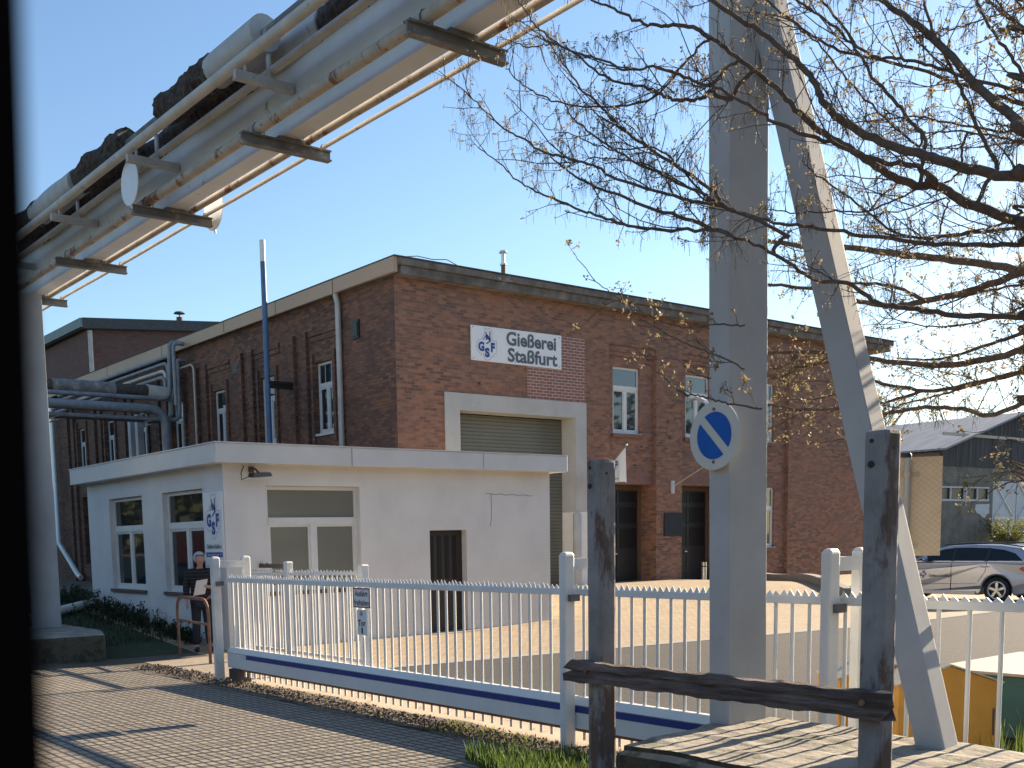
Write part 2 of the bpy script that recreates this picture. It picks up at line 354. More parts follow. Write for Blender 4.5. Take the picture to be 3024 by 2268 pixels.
    # leaves
    def leaf(name, c0, c1, tr=.5):
        mm, t, b = mat(name); oi = t.nodes.new('ShaderNodeNewGeometry')
        c = ramp(t, oi.outputs['Random Per Island'], [(0, c0), (1, c1)])
        t.links.new(c, b.inputs['Base Color']); b.inputs['Roughness'].default_value = .6
        tl = t.nodes.new('ShaderNodeBsdfTranslucent'); t.links.new(c, tl.inputs[0]); ms = t.nodes.new('ShaderNodeMixShader'); ms.inputs[0].default_value = tr
        t.links.new(b.outputs[0], ms.inputs[1]); t.links.new(tl.outputs[0], ms.inputs[2]); t.links.new(ms.outputs[0], t.nodes['Material Output'].inputs[0]); MT[name] = mm
    leaf('bud', (.20,.17,.08), (.32,.24,.14)); leaf('catkin', (.13,.10,.07), (.19,.15,.09), .4)
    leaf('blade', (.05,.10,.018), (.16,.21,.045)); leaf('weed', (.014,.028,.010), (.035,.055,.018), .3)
    leaf('young_leaf', (.10,.12,.02), (.22,.21,.05)); leaf('far_leaf', (.13,.12,.05), (.24,.20,.09)); leaf('wood_leaf', (.02,.03,.012), (.06,.07,.03), .2)
custom()
# ---------------------------------------------------------------- ground
def ss(t): t = max(0., min(1., t)); return t * t * (3 - 2 * t)
def gz(x, y):
    r = .028 * max(0, min(6.5 - x, 12))
    s_ = y + .3 * max(0, min(x - 14, 4))
    rise = .43 * ss((s_ - 17.2) / 4.3) * ss((x - 11) / 2.5) * (1 - .5 * ss((x - 28) / 5)) * (1 - ss((x - 42) / 10))
    left = min(.9, .093 * max(0, y - 17.6)) * (1 - ss((x - 10) / 2.5))
    return r + rise + left
def sheet(name, xs, ys, m_, dz, kind='structure', wob=0, lo=None, hi=None):
    """ground sheet following the terrain; lo(x) / hi(x) bend its far edges"""
    mb = MB(); vs = []; nx, ny = len(xs), len(ys)
    for x in xs:
        a, b = (lo(x) if lo else ys[0]), (hi(x) if hi else ys[-1])
        for y in ys:
            yy = a + (b - a) * (y - ys[0]) / (ys[-1] - ys[0])
            xx = x + (wob * (math.sin(yy * 2.3) + .6 * math.sin(yy * 5.1 + 1) + .4 * math.sin(yy * 11.7)) if wob and (x == xs[0] or x == xs[-1]) else 0)
            vs.append((xx, yy, gz(xx, yy) + dz))
    mb.add(vs, [(i*ny+j, (i+1)*ny+j, (i+1)*ny+j+1, i*ny+j+1) for i in range(nx-1) for j in range(ny-1)], True)
    o = mb.build(name, m_); return tag(o, kind=kind)
def seq(*parts):
    out = []
    for a, b, n in parts: out += list(np.linspace(a, b, n, endpoint=False))
    return out + [parts[-1][1]]
sheet('ground', seq((-900,-60,6),(-60,-6,14),(-6,46,105),(46,120,16),(120,1500,8)), seq((-900,-60,6),(-60,-6,14),(-6,36,85),(36,120,16),(120,1200,8)), MT['soil'], 0)
sheet('road', seq((-14,6.42,42)), seq((-30,0,20),(0,16.95,40)), MT['road_pavers'], .008)
sheet('litter_strip', [6.40, 6.6, 6.8, 7.02], seq((2,16.6,90)), MT['litter'], .012, wob=.05)
sheet('concrete_apron', [6.95, 7.4, 7.9, 8.25], seq((2,17.2,40)), MT['apron_concrete'], .006, wob=.03)
yb = lambda x: 13.5 - .13 * (max(x, 8) - 8) if x < 21 else 11.8
sheet('asphalt_yard', seq((8.2,60,60)), seq((-30,13,50)), MT['asphalt'], .006, hi=yb)
sheet('kerb_strip', seq((8.2,60,60)), [0, 1], MT['kerb_slab'], .012, lo=yb, hi=lambda x: yb(x) + .28)
sheet('yard_paving', seq((8.2,60,110)), seq((13,24.4,50)), MT['yard_pavers'], .008, lo=lambda x: yb(x) + .28, hi=lambda x: 24.4)
sheet('grass_bank', seq((4.0,8.9,20)), seq((17.9,34,50)), MT['grass_ground'], .006)

# ---------------------------------------------------------------- building helpers
def bx(mb, ax, a0, a1, p0, p1, z0, z1):
    return mb.box(a0, a1, p0, p1, z0, z1) if ax == 'y' else mb.box(p0, p1, a0, a1, z0, z1)
def wall(mb, ax, p, a0, a1, z0, z1, holes=()):
    A = sorted({a0, a1} | {h[0] for h in holes} | {h[1] for h in holes}); Z = sorted({z0, z1} | {h[2] for h in holes} | {h[3] for h in holes})
    A = [a for a in A if a0 <= a <= a1]; Z = [z for z in Z if z0 <= z <= z1]
    P = (lambda a, q, z: (a, q, z)) if ax == 'y' else (lambda a, q, z: (q, a, z))
    def q4(*pts): mb.add(pts if ax == 'y' else pts[::-1], [(0, 1, 2, 3)])
    for i in range(len(A) - 1):
        for j in range(len(Z) - 1):
            ca, cz_ = (A[i] + A[i+1]) / 2, (Z[j] + Z[j+1]) / 2
            if any(h[0] < ca < h[1] and h[2] < cz_ < h[3] for h in holes): continue
            q4(P(A[i],p,Z[j]), P(A[i+1],p,Z[j]), P(A[i+1],p,Z[j+1]), P(A[i],p,Z[j+1]))
    for h in holes:
        b0, b1, c0, c1, d = h; c0 = max(c0, z0); c1 = min(c1, z1); q = p + d
        q4(P(b0,p,c0), P(b0,p,c1), P(b0,q,c1), P(b0,q,c0)); q4(P(b1,p,c1), P(b1,p,c0), P(b1,q,c0), P(b1,q,c1))
        q4(P(b0,p,c1), P(b1,p,c1), P(b1,q,c1), P(b0,q,c1)); q4(P(b1,p,c0), P(b0,p,c0), P(b0,q,c0), P(b1,q,c0))
    return mb
def window(parent, ax, p, a0, a1, z0, z1, zt, mf, mg, fw=.07, sill=None, sill_over=.05, mull=True, deep=.06, label=None):
    """frame with a transom light above two casements; panes and sill are its own pieces"""
    f = MB(); g = .004
    bx(f, ax, a0+g, a0+fw, p, p+deep, z0+g, z1-g); bx(f, ax, a1-fw, a1-g, p, p+deep, z0+g, z1-g)
    bx(f, ax, a0+fw, a1-fw, p, p+deep, z0+g, z0+fw); bx(f, ax, a0+fw, a1-fw, p, p+deep, z1-fw, z1-g)
    lights = []
    mid = (a0 + a1) / 2
    if zt:
        bx(f, ax, a0+fw, a1-fw, p-.012, p+deep, zt-.075, zt+.055); lights.append((a0+fw, a1-fw, zt+.055, z1-fw)); top = zt - .075
    else: top = z1 - fw
    if mull:
        bx(f, ax, mid-.055, mid+.055, p-.008, p+deep, z0+fw, top); spans = [(a0+fw, mid-.055), (mid+.055, a1-fw)]
    else: spans = [(a0+fw, a1-fw)]
    for s0, s1 in spans:   # casement rims
        r = .045
        bx(f, ax, s0, s0+r, p+.01, p+deep-.005, z0+fw, top); bx(f, ax, s1-r, s1, p+.01, p+deep-.005, z0+fw, top)
        bx(f, ax, s0+r, s1-r, p+.01, p+deep-.005, z0+fw, z0+fw+r); bx(f, ax, s0+r, s1-r, p+.01, p+deep-.005, top-r, top)
        lights.append((s0+r, s1-r, z0+fw+r, top-r))
    fo = f.build('window', mf, parent, label=label)
    for l in lights:
        g_ = MB(); bx(g_, ax, l[0]-.006, l[1]+.006, p+.028, p+.040, l[2]-.006, l[3]+.006); g_.build('pane', mg, fo)
    if sill:
        s_ = MB(); bx(s_, ax, a0-sill_over, a1+sill_over, sill[0], p-.002, z0-.075, z0-.004); s_.build('sill', sill[1], fo)
    return fo

# ---------------------------------------------------------------- gatehouse (white)
gh = empty('gatehouse', (8.8, 17.6, 0), label='white rendered flat-roofed gatehouse in front of the brick factory', cat='building')
# parts are modelled in world coordinates; each thing's Empty stands at its base
LOCAL = set()
_b = MB.build
def build(self, name, mat, parent=None, bevel=0, label=None):
    o = _b(self, name, mat, None, bevel, label)
    if parent:
        o.parent = parent
        if parent.type == 'EMPTY' and parent.name not in LOCAL: o.matrix_parent_inverse = Matrix.Translation(-Vector(parent.location))
    return o
MB.build = build
mb = MB()
wall(mb, 'y', 17.6, 8.8, 16.76, -.4, 3.40, [(9.66, 11.70, 1.05, 2.99, .16), (13.39, 14.36, -.4, 2.13, .22)])
wall(mb, 'x', 8.8, 17.6, 24.43, -.4, 3.40, [(18.46, 20.27, 1.035, 2.975, .16), (21.30, 23.13, 1.035, 2.975, .16)])
mb.quad((16.76,17.6,-.4),(16.76,24.43,-.4),(16.76,24.43,3.4),(16.76,17.6,3.4)); mb.quad((16.76,24.43,-.4),(8.8,24.43,-.4),(8.8,24.43,3.4),(16.76,24.43,3.4))
mb.build('wall', MT['render_white'], gh)
mb = MB(); mb.box(8.53, 17.03, 17.30, 24.75, 3.36, 3.70); mb.build('roof', MT['fascia'], gh, bevel=.012)
mb = MB(); mb.box(8.515, 17.045, 17.285, 24.765, 3.702, 3.722); mb.build('roof_edge_trim', MT['fascia'], gh)
# hairline crack and flashing joints on the fascia
mb = MB()
for x in (11.35, 14.6): mb = MB(); mb.box(x, x + .012, 17.292, 17.2985, 3.365, 3.695); mb.build('fascia_joint', MT['line_grey'], gh)
mb = MB(); pz = 2.86
pts = [(14.9 + i * .09, 17.597, 2.88 + .012 * math.sin(i * 1.7) - .002 * i) for i in range(16)]
mb.tube(pts, .0045, 4); mb.tube([(15.05, 17.597, 2.88), (15.06, 17.597, 2.6), (15.05, 17.597, 2.35), (15.02, 17.597, 2.2)], .004, 4); mb.build('crack', MT['sill'], gh)
window(gh, 'y', 17.70, 9.66, 11.70, 1.05, 2.99, 2.355, MT['window_white'], MT['glass_curtain'], sill=(17.56, MT['sill']))
window(gh, 'x', 8.90, 18.46, 20.27, 1.035, 2.975, 2.33, MT['window_white'], MT['glass'], sill=(8.75, MT['sill']))
window(gh, 'x', 8.90, 21.30, 23.13, 1.035, 2.975, 2.33, MT['window_white'], MT['glass'], sill=(8.75, MT['sill']))
d = MB(); d.box(13.40, 14.355, 17.76, 17.80, -.05, 2.125); do = d.build('door', MT['door_brown'], gh)
g = MB()
for k in range(4): g.box(13.50 + k * .2, 13.60 + k * .2, 17.752, 17.7585, 1.12, 2.02)
g.build('pane', MT['glass_dark'], do)
g = MB(); g.box(13.50, 14.26, 17.750, 17.7585, .12, .95); g.build('panel', MT['door_brown'], do)
g = MB(); g.box(14.16, 14.28, 17.70, 17.72, 1.03, 1.05); g.box(14.26, 14.28, 17.70, 17.76, 1.03, 1.05); g.build('handle', MT['zinc'], do)
mb = MB(); mb.box(13.2, 14.6, 17.35, 17.595, -.2, .02); mb.build('doorstep', MT['concrete'], gh)

# ---------------------------------------------------------------- factory (brick)
fa = empty('brick_factory', (17.25, 24, .4), label='long red brick factory hall with a roller-shutter gate and flat roof', cat='building')
bays = [(25.47, 27.68), (28.97, 31.22), (32.47, 34.95)]
mb = MB()
wall(mb, 'y', 24.0, 17.25, 40.0, -.4, 8.93, [(19.25, 24.15, -.4, 5.75, .62)] + [(a, b, -.4, 7.9, .13) for a, b in bays])
b1, b2, b3 = bays
wall(mb, 'y', 24.13, b1[0], b1[1], -.4, 7.9, [(25.76, 27.02, 5.20, 7.27, .12), (b1[0], b1[1], -.4, 3.58, .62)])
wall(mb, 'y', 24.13, b2[0], b2[1], -.4, 7.9, [(29.28, 30.54, 5.20, 7.27, .12), (b2[0], b2[1], -.4, 3.58, .62)])
wall(mb, 'y', 24.13, b3[0], b3[1], -.4, 7.9, [(32.88, 34.20, 5.20, 7.27, .12), (32.95, 34.30, 1.41, 3.57, .12)])
mb.quad((40,24,-.4),(40,52,-.4),(40,52,8.93),(40,24,8.93)); mb.quad((40,52,-.4),(17.25,52,-.4),(17.25,52,8.93),(40,52,8.93))
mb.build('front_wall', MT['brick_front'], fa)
# bay corbels
mb = MB()
for a, b in bays:
    mb = MB(); mb.box(a, b, 24.045, 24.128, 7.72, 7.897); mb.box(a, b, 24.09, 24.128, 7.58, 7.72); mb.build('corbel', MT['brick_front'], fa)
for a, b in bays[:2] :
    mb = MB(); mb.box(a + .002, b - .002, 24.122, 24.129, 3.585, 4.05); mb.build('lintel', MT['soldier'], fa)
mb = MB(); mb.box(32.75, 34.45, 24.122, 24.129, 3.575, 3.83); mb.build('lintel', MT['soldier'], fa)
for x0, x1, z in ((25.70, 27.10, 5.06), (29.2, 30.62, 5.06), (32.8, 34.28, 5.06), (32.85, 34.4, 1.27)):
    mb = MB(); mb.box(x0, x1, 24.05, 24.128, z, z + .12); mb.build('brick_ledge', MT['soldier'], fa)
# left wall: pilasters and tall windows
NW = 7; wy = [27.1 + 3.41 * k for k in range(NW)]
holes = [(y, y + 1.04, 5.17, 7.24, .14) for y in wy] + [(y + .1, y + .94, 1.2, 4.2, .25) for y in wy[4:]]
mb = MB(); wall(mb, 'x', 17.25, 24.0, 52.0, -.4, 8.93, holes)
for y in wy: mb.box(17.13, 17.249, y + 1.35, y + 1.7, -.4, 8.2); mb.box(17.13, 17.249, y + 2.1, y + 2.4, -.4, 8.2)
for y in wy:
    mb.box(17.17, 17.249, y - .16, y - .02, 4.9, 7.5); mb.box(17.17, 17.249, y + 1.06, y + 1.2, 4.9, 7.5)
    mb.box(17.19, 17.249, y - .3, y + 1.3, 8.02, 8.16); mb.box(17.21, 17.249, y - .3, y + 1.3, 7.86, 8.0)
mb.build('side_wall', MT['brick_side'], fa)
for y in wy: window(fa, 'x', 17.36, y, y + 1.04, 5.17, 7.24, 6.58, MT['window_old'], MT['glass'], fw=.08, sill=(17.20, MT['window_old']))
for y in wy[4:]: window(fa, 'x', 17.46, y + .1, y + .94, 1.2, 4.2, 3.3, MT['door_dark'], MT['glass_dark'], fw=.06)
for i, (x0, x1) in enumerate(((25.76, 27.02), (29.28, 30.54), (32.88, 34.20))):
    window(fa, 'y', 24.20, x0, x1, 5.20, 7.27, 6.63, MT['window_white'], MT['glass'], fw=.075, sill=(24.06, MT['window_white']))
window(fa, 'y', 24.20, 32.95, 34.30, 1.41, 3.57, 2.85, MT['window_white'], MT['glass'], fw=.075, sill=(24.06, MT['window_white']))
# doors in deep porches
for x0, x1 in (b1, b2):
    d = MB(); bx(d, 'y', x0+.004, x0+.13, 24.66, 24.745, -.2, 3.57); bx(d, 'y', x1-.15, x1-.004, 24.66, 24.745, -.2, 3.57); bx(d, 'y', x0+.13, x1-.15, 24.66, 24.745, 3.42, 3.57)
    fo = d.build('door_frame', MT['door_frame'], fa)
    d = MB(); d.box(x0+.134, x1-.154, 24.69, 24.74, -.2, 3.415); m_ = (x0 + x1) / 2
    d.box(m_-.06, m_+.06, 24.675, 24.688, -.2, 3.41)
    for z in (.62, 1.38, 2.2, 2.9): d.box(x0+.15, x1-.17, 24.672, 24.687, z, z + .11)
    dd = d.build('door_leaf', MT['door_dark'], fo)
    d = MB()
    for z0, z1 in ((1.52, 2.17), (2.34, 2.87), (3.04, 3.36)):
        for s0, s1 in ((x0+.22, m_-.1), (m_+.1, x1-.24)): d.box(s0, s1, 24.678, 24.689, z0, z1)
    d.build('pane', MT['glass_dark'], fo)
    d = MB(); d.box(m_-.2, m_-.08, 24.62, 24.64, 1.33, 1.36); d.build('handle', MT['bright_pipe'], fo)
# gate surround and shutter
mb = MB(); mb.prism([(18.87,-.2),(19.40,-.2),(19.40,5.55),(23.96,5.55),(23.96,-.2),(24.42,-.2),(24.42,6.02),(18.87,6.02)], 'y', 23.965, 23.998); mb.box(19.252, 19.40, 23.998, 24.6, -.2, 5.55); mb.box(23.96, 24.148, 23.998, 24.6, -.2, 5.55); mb.box(19.252, 24.148, 23.998, 24.6, 5.552, 5.748)
gf = mb.build('gate_surround', MT['concrete_frame'], fa)
for a_, b_ in ((18.87, 19.403), (23.957, 24.42)):
    mb = MB(); mb.box(a_, b_, 23.961, 24.59, -.2, 2.698); mb.build('painted_base', MT['white_base'], gf)
mb = MB(); mb.box(19.43, 23.93, 24.58, 24.62, .1, 5.52); mb.build('roller_shutter', MT['shutter'], fa)
mb = MB(); mb.tube([(23.97, 23.95, .2), (23.97, 23.95, 2.62), (23.97, 23.95, 2.70)], [.13, .13, .06], 16); mb.build('guard_tube', MT['concrete_frame'], fa)
mb = MB(); mb.box(21.98, 24.40, 23.991, 23.9995, 6.03, 7.93); mb.build('renewed_brickwork', MT['brick_new'], fa)
# roof edge
mb = MB(); mb.box(17.255, 41.15, 23.68, 52.3, 8.93, 9.15); mb.box(17.10, 41.25, 23.60, 52.3, 9.153, 9.325); mb.build('cornice', MT['cornice'], fa, bevel=.02)
mb = MB(); mb.box(16.96, 41.3, 23.56, 52.3, 9.327, 9.352); mb.build('roof', MT['roof_felt'], fa)
mb = MB(); mb.box(16.98, 17.098, 23.62, 52.3, 8.94, 9.323); mb.build('fascia_board', MT['brown_sheet'], fa)
for y in (26.6, 29.9, 33.4, 38.5, 44): mb = MB(); mb.box(16.972, 16.979, y, y + .02, 8.945, 9.32); mb.build('fascia_joint', MT['sill'], fa)
mb = MB(); mb.tube([(17.08, 26.62, 9.05), (17.08, 26.62, 8.9), (17.14, 26.62, 8.7), (17.14, 26.62, .3)], .085, 10)
for z in (5.6, 2.5): mb.tube([(17.14, 26.62, z), (17.14, 26.62, z + .05)], .1, 10)
mb.build('downpipe', MT['zinc'], fa)
mb = MB(); mb.tube([(17.0, 51.3, 8.9), (16.95, 51.2, 7.3), (16.95, 51.2, 2.2), (17.0, 49.0, .75), (17.0, 48.6, .6)], .13, 10); mb.build('downpipe', MT['bright_pipe'], fa)
mb = MB(); mb.cyl((17.2, 33.17, 7.8), 'x', .07, .2, 14); mb.build('vent', MT['door_dark'], fa)
mb = MB(); mb.box(17.19, 17.248, 25.68, 26.0, 7.6, 8.1); mb.box(17.17, 17.19, 25.72, 25.96, 7.66, 8.04); mb.build('wall_box', MT['door_dark'], fa)
mb = MB(); mb.cyl((22.0, 25.0, 9.30), 'z', .75, .07, 12); vo = mb.build('roof_vent', MT['rust'], fa)
mb = MB(); mb.cyl((22.0, 25.0, 10.05), 'z', .33, .06, 12); mb.tube([(22, 25, 10.38), (22, 25, 10.44)], [.13, .1], 12); mb.tube([(22,25,10.03),(22,25,10.08)], .1, 12); mb.build('vent_cap', MT['bright_pipe'], vo)
mb = MB(); mb.tube([(17.3, 23.7, 9.36), (17.9, 23.8, 9.48), (18.4, 23.8, 9.46), (18.9, 23.8, 9.52), (19.4, 23.75, 9.35)], .012, 5); mb.build('cable', MT['black'], fa)
# weathering brackets on the front: small rust dots / anchors
for x, z in ((20.1, 6.3), (26.9, 4.75), (26.6, 4.15), (28.2, 5.6), (28.3, 5.1)): mb = MB(); mb.box(x, x + .09, 23.985, 23.999, z, z + .07); mb.build('anchor_plate', MT['door_dark'], fa)

# rear hall
rh = empty('rear_hall', (19.4, 52.6, 0), label='taller dark brick hall rising behind the left end of the factory', cat='building')
mb = MB(); W = 19.4
mb.add([(W,52.6,0),(46,52.6,0),(46,52.6,14.2),(42,52.6,14.4),(W,52.6,12.75)], [(0,1,2,3,4)])
mb.quad((W,95,0),(W,52.6,0),(W,52.6,12.75),(W,95,12.75)); mb.quad((46,52.6,0),(46,95,0),(46,95,14.2),(46,52.6,14.2)); mb.build('wall', MT['brick_far'], rh)
mb = MB(); mb.hexa([(W-.3,52.3,12.45),(42,52.3,14.12),(42,95,14.12),(W-.3,95,12.45)], [(W-.3,52.3,12.95),(42,52.3,14.62),(42,95,14.62),(W-.3,95,12.95)])
mb.hexa([(42,52.3,14.12),(46.3,52.3,13.9),(46.3,95,13.9),(42,95,14.12)], [(42,52.3,14.62),(46.3,52.3,14.4),(46.3,95,14.4),(42,95,14.62)]); mb.build('roof', MT['roof_felt'], rh)
mb = MB(); mb.box(W-.42, W-.31, 52.3, 95, 12.5, 12.93); mb.build('gutter', plain('verdigris_gutter', (.16,.22,.21), .6), rh)
mb = MB(); mb.tube([(W+.1, 52.5, 12.4), (W+.1, 52.5, .2)], .12, 8); mb.build('downpipe', MT['pipe_pale'], rh)
mb = MB(); mb.cyl((24.4, 52.9, 13.1), 'z', .5, .16, 10); v_ = mb.build('roof_vent', MT['brick_far'], rh)
mb = MB(); mb.tube([(24.4, 52.9, 13.78), (24.4, 52.9, 13.86)], [.3, .22], 12); mb.tube([(24.4,52.9,13.6),(24.4,52.9,13.8)], .03, 6); mb.build('vent_cap', MT['roof_felt'], v_)

# shed far right
sh = empty('old_shed', (64.4, 34, 0), label='weathered shed with corrugated roof and grey board gable behind the car', cat='shed')
X0, X1, XR = 64.4, 84.6, 74.5
mb = MB(); wall(mb, 'y', 34, X0 + .5, X1, -.3, 5.75, [(65.2, 71.3, 3.62, 4.52, .15), (71.75, 78.5, -.3, 4.98, .2)]); mb.quad((X0+.5,62,-.3),(X0+.5,34,-.3),(X0+.5,34,6.6),(X0+.5,62,6.6)); mb.quad((X1,34,-.3),(X1,62,-.3),(X1,62,6.6),(X1,34,6.6)); mb.build('wall', MT['shed_wall'], sh)
mb = MB(); mb.add([(X0+.5,33.95,5.75),(X1,33.95,5.75),(X1,33.95,6.75),(XR,33.95,9.3),(X0+.5,33.95,6.75)], [(0,1,2,3,4)])
mb.build('gable_boards', MT['shed_board'], sh)
mb = MB(); mb.box(X0+.6, X1, 33.86, 33.948, 7.58, 7.76); mb.build('tie_beam', MT['pale_lid'], sh)
mb = MB()
mb.hexa([(X0,33.4,6.62),(XR,33.4,9.28),(XR,62.5,9.28),(X0,62.5,6.62)], [(X0,33.4,6.74),(XR,33.4,9.40),(XR,62.5,9.40),(X0,62.5,6.74)])
mb.hexa([(XR,33.4,9.28),(X1+.5,33.4,6.62),(X1+.5,62.5,6.62),(XR,62.5,9.28)], [(XR,33.4,9.40),(X1+.5,33.4,6.74),(X1+.5,62.5,6.74),(XR,62.5,9.40)]); mb.build('roof', MT['shed_roof'], sh)
f = MB()
for x in (65.2, 66.35, 68.05, 69.7, 71.2): f.box(x, x + .13, 34.02, 34.1, 3.66, 4.5)
f.box(65.2, 71.33, 34.0, 34.11, 4.42, 4.53); f.box(65.2, 71.33, 34.0, 34.11, 3.62, 3.74); f.box(68.18, 68.36, 33.98, 34.1, 3.3, 4.5); fo = f.build('window', MT['window_old'], sh)
g = MB(); g.box(65.2, 71.3, 34.12, 34.14, 3.63, 4.5); g.build('pane', MT['glass_dark'], fo)
g = MB(); g.add([(69.5,33.985,3.42),(71.3,33.985,3.45),(71.3,33.985,2.85),(71.0,33.985,2.8),(70.75,33.985,2.55),(70.4,33.985,2.62),(70.1,33.985,2.8),(69.7,33.985,2.85),(69.42,33.985,3.1)], [tuple(range(9))[::-1]]); g.build('patched_plaster', MT['shed_door'], sh)
for x in (71.8, 75.15):
    d = MB(); d.box(x, x + 3.25, 34.06, 34.14, .1, 4.95); do = d.build('door', MT['shed_door'], sh)
    d = MB(); zz = [.3, 2.5, 4.8]; ins = (x + .35, x + 2.9)
    for z0, z1 in ((.35, 2.45), (2.6, 4.7)):
        for p_, q_ in (((ins[0], z0), (ins[1], z1)), ((ins[0], z1), (ins[1], z0))): d.tube([(p_[0], 34.05, p_[1]), (q_[0], 34.05, q_[1])], .06, 4)
        d.box(x + .25, x + 3.0, 34.03, 34.055, z0 - .12, z0)
    d.build('brace', MT['window_white'], do)
# ---------------------------------------------------------------- pipe bridge
fb = MB(); fb.hexa([(5.16,-1.2,-.1),(6.74,-1.2,-.1),(6.74,4.95,-.1),(5.10,4.82,-.1)], [(5.2,-1.2,.575),(6.72,-1.2,.59),(6.72,4.92,.59),(5.13,4.80,.575)])
# top is dished: subdivide and wear the outer edge
fo = fb.build('concrete_foundation', MT['concrete']); fo.data.materials.append(MT['dirty_shaded_concrete'])
b_ = bmesh.new(); b_.from_mesh(fo.data); bmesh.ops.remove_doubles(b_, verts=b_.verts, dist=1e-4); bmesh.ops.bevel(b_, geom=[e for e in b_.edges], offset=.05, segments=3, affect='EDGES')
bmesh.ops.subdivide_edges(b_, edges=[e for e in b_.edges if e.calc_length() > .3], cuts=14, use_grid_fill=True)
for v in b_.verts:
    n_ = math.sin(v.co.x*9+v.co.y*7)*.5 + math.sin(v.co.x*23-v.co.y*17+v.co.z*11)*.3 + math.sin(v.co.y*41+v.co.x*31)*.2
    v.co.z += .012 * n_ if v.co.z > .3 else 0
    if v.co.x < 5.4: v.co.x += .018 * n_
b_.normal_update()
for q in b_.faces: q.material_index = 1 if q.normal.z < .7 else 0  # sides get the darker mix of dirt and painted shade
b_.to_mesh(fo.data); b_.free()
tag(fo, 'long mossy concrete foundation block under the near column and raking strut', 'foundation')
fb = MB(); fb.prism([(4.6,17.95),(6.55,17.72),(6.92,18.9),(6.92,21.2),(4.6,21.2)], 'z', -.2, .47); fo = fb.build('concrete_foundation', MT['concrete'], bevel=.04); fo.data.materials.append(MT['dirty_shaded_concrete'])
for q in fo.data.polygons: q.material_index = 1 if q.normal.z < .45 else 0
tag(fo, 'low dark concrete block under the far left column', 'foundation')

pb = empty('pipe_bridge', (6.85, 4.8, .5), label='overhead steel pipe bridge with rusty pipes, torn lagging and grey columns', cat='pipe bridge')
mb = MB(); mb.hexa([(6.195,4.70,.5),(6.62,4.70,.5),(6.62,4.872,.5),(6.195,4.872,.5)], [(6.11,4.70,6.53),(6.53,4.70,6.53),(6.53,4.872,6.53),(6.11,4.872,6.53)]); mb.build('column', MT['grey_paint'], pb, bevel=.006)
mb = MB(); mb.box(6.16, 6.63, 20.15, 20.40, .47, 6.50); mb.build('column', MT['grey_paint'], pb, bevel=.006)
# raking strut (in the plane of the bridge)
def strut_at(z, y0): return y0 + (z - .58) * .255
lo = [(6.43, 3.27, .54), (6.61, 3.27, .54), (6.61, 3.46, .54), (6.43, 3.46, .54)]
k = 5.96 * .27
hi = [(6.43, 3.27 + k, 6.5), (6.61, 3.27 + k, 6.5), (6.61, 3.46 + k, 6.5), (6.43, 3.46 + k, 6.5)]
mb = MB(); mb.hexa(lo, hi); mb.build('strut', MT['grey_paint'], pb, bevel=.012)
Y0, Y1 = -8, 37.5
mb = MB(); mb.box(6.74, 7.00, Y0, Y1, 6.70, 6.725); mb.box(6.745, 6.765, Y0, Y1, 6.725, 7.42); mb.box(6.975, 6.995, Y0, Y1, 6.725, 7.42); mb.box(6.70, 7.04, Y0, Y1, 7.42, 7.44)
mb.build('girder', MT['girder_paint'], pb)
def ibeam(m_, x0, x1, y, z0, z1, w_=.11):
    m_.box(x0, x1, y - w_/2, y + w_/2, z0, z0 + .016); m_.box(x0, x1, y - w_/2, y + w_/2, z1 - .016, z1); m_.box(x0, x1, y - .012, y + .012, z0 + .016, z1 - .016)
for y in (1.9, 5.15, 8.36, 11.6, 14.84, 18.1, 21.1):
    mb = MB(); ibeam(mb, 6.22, 7.42, y, 6.535, 6.66, .10); mb.box(6.70, 7.04, y - .05, y + .05, 6.66, 6.698); mb.build('bracket', MT['bracket'], pb)
    mb = MB()
    for x, z, r in ((6.45, 6.735, .074), (7.10, 6.71, .055), (7.33, 6.69, .034)): mb = MB(); mb.tube([(x-r, y, 6.655), (x-r, y, z), (x-r*.7, y, z+r*.7), (x, y, z+r), (x+r*.7, y, z+r*.7), (x+r, y, z), (x+r, y, 6.655)], .008, 4); mb.build('clamp', MT['bracket'], pb)
for y in (1.7, 4.95, 8.1, 11.25, 14.38, 17.5, 20.7):
    mb = MB(); mb.box(5.98, 6.72, y - .035, y + .035, 7.075, 7.16); mb.box(5.98, 6.72, y - .05, y + .05, 7.062, 7.073); mb.tube([(6.12, y, 7.16), (6.12, y, 7.34)], .02, 6); mb.tube([(6.42, y, 7.16), (6.42, y, 7.5)], .03, 6); mb.build('upper_bracket', MT['cladding'], pb)
def pipe(x, z, r, m_, y0=Y0, y1=Y1, name='pipe', wob=.0):
    ys = np.linspace(y0, y1, max(2, int((y1 - y0) / 1.6))); mb = MB(); mb.tube([(x, y, z + wob * math.sin(y * 1.3)) for y in ys], r, 12)
    return mb.build(name, m_, pb)
pipe(6.45, 6.735, .066, MT['pipe_rust'], wob=.004); pipe(7.10, 6.71, .047, MT['pipe_rust'], wob=.004); pipe(7.33, 6.69, .026, MT['pipe_pale'], wob=.006)
pipe(6.46, 7.255, .046, MT['pipe_pale']); pipe(6.10, 7.30, .064, MT['pipe_pale'])
pipe(6.86, 7.62, .13, MT['bracket'])
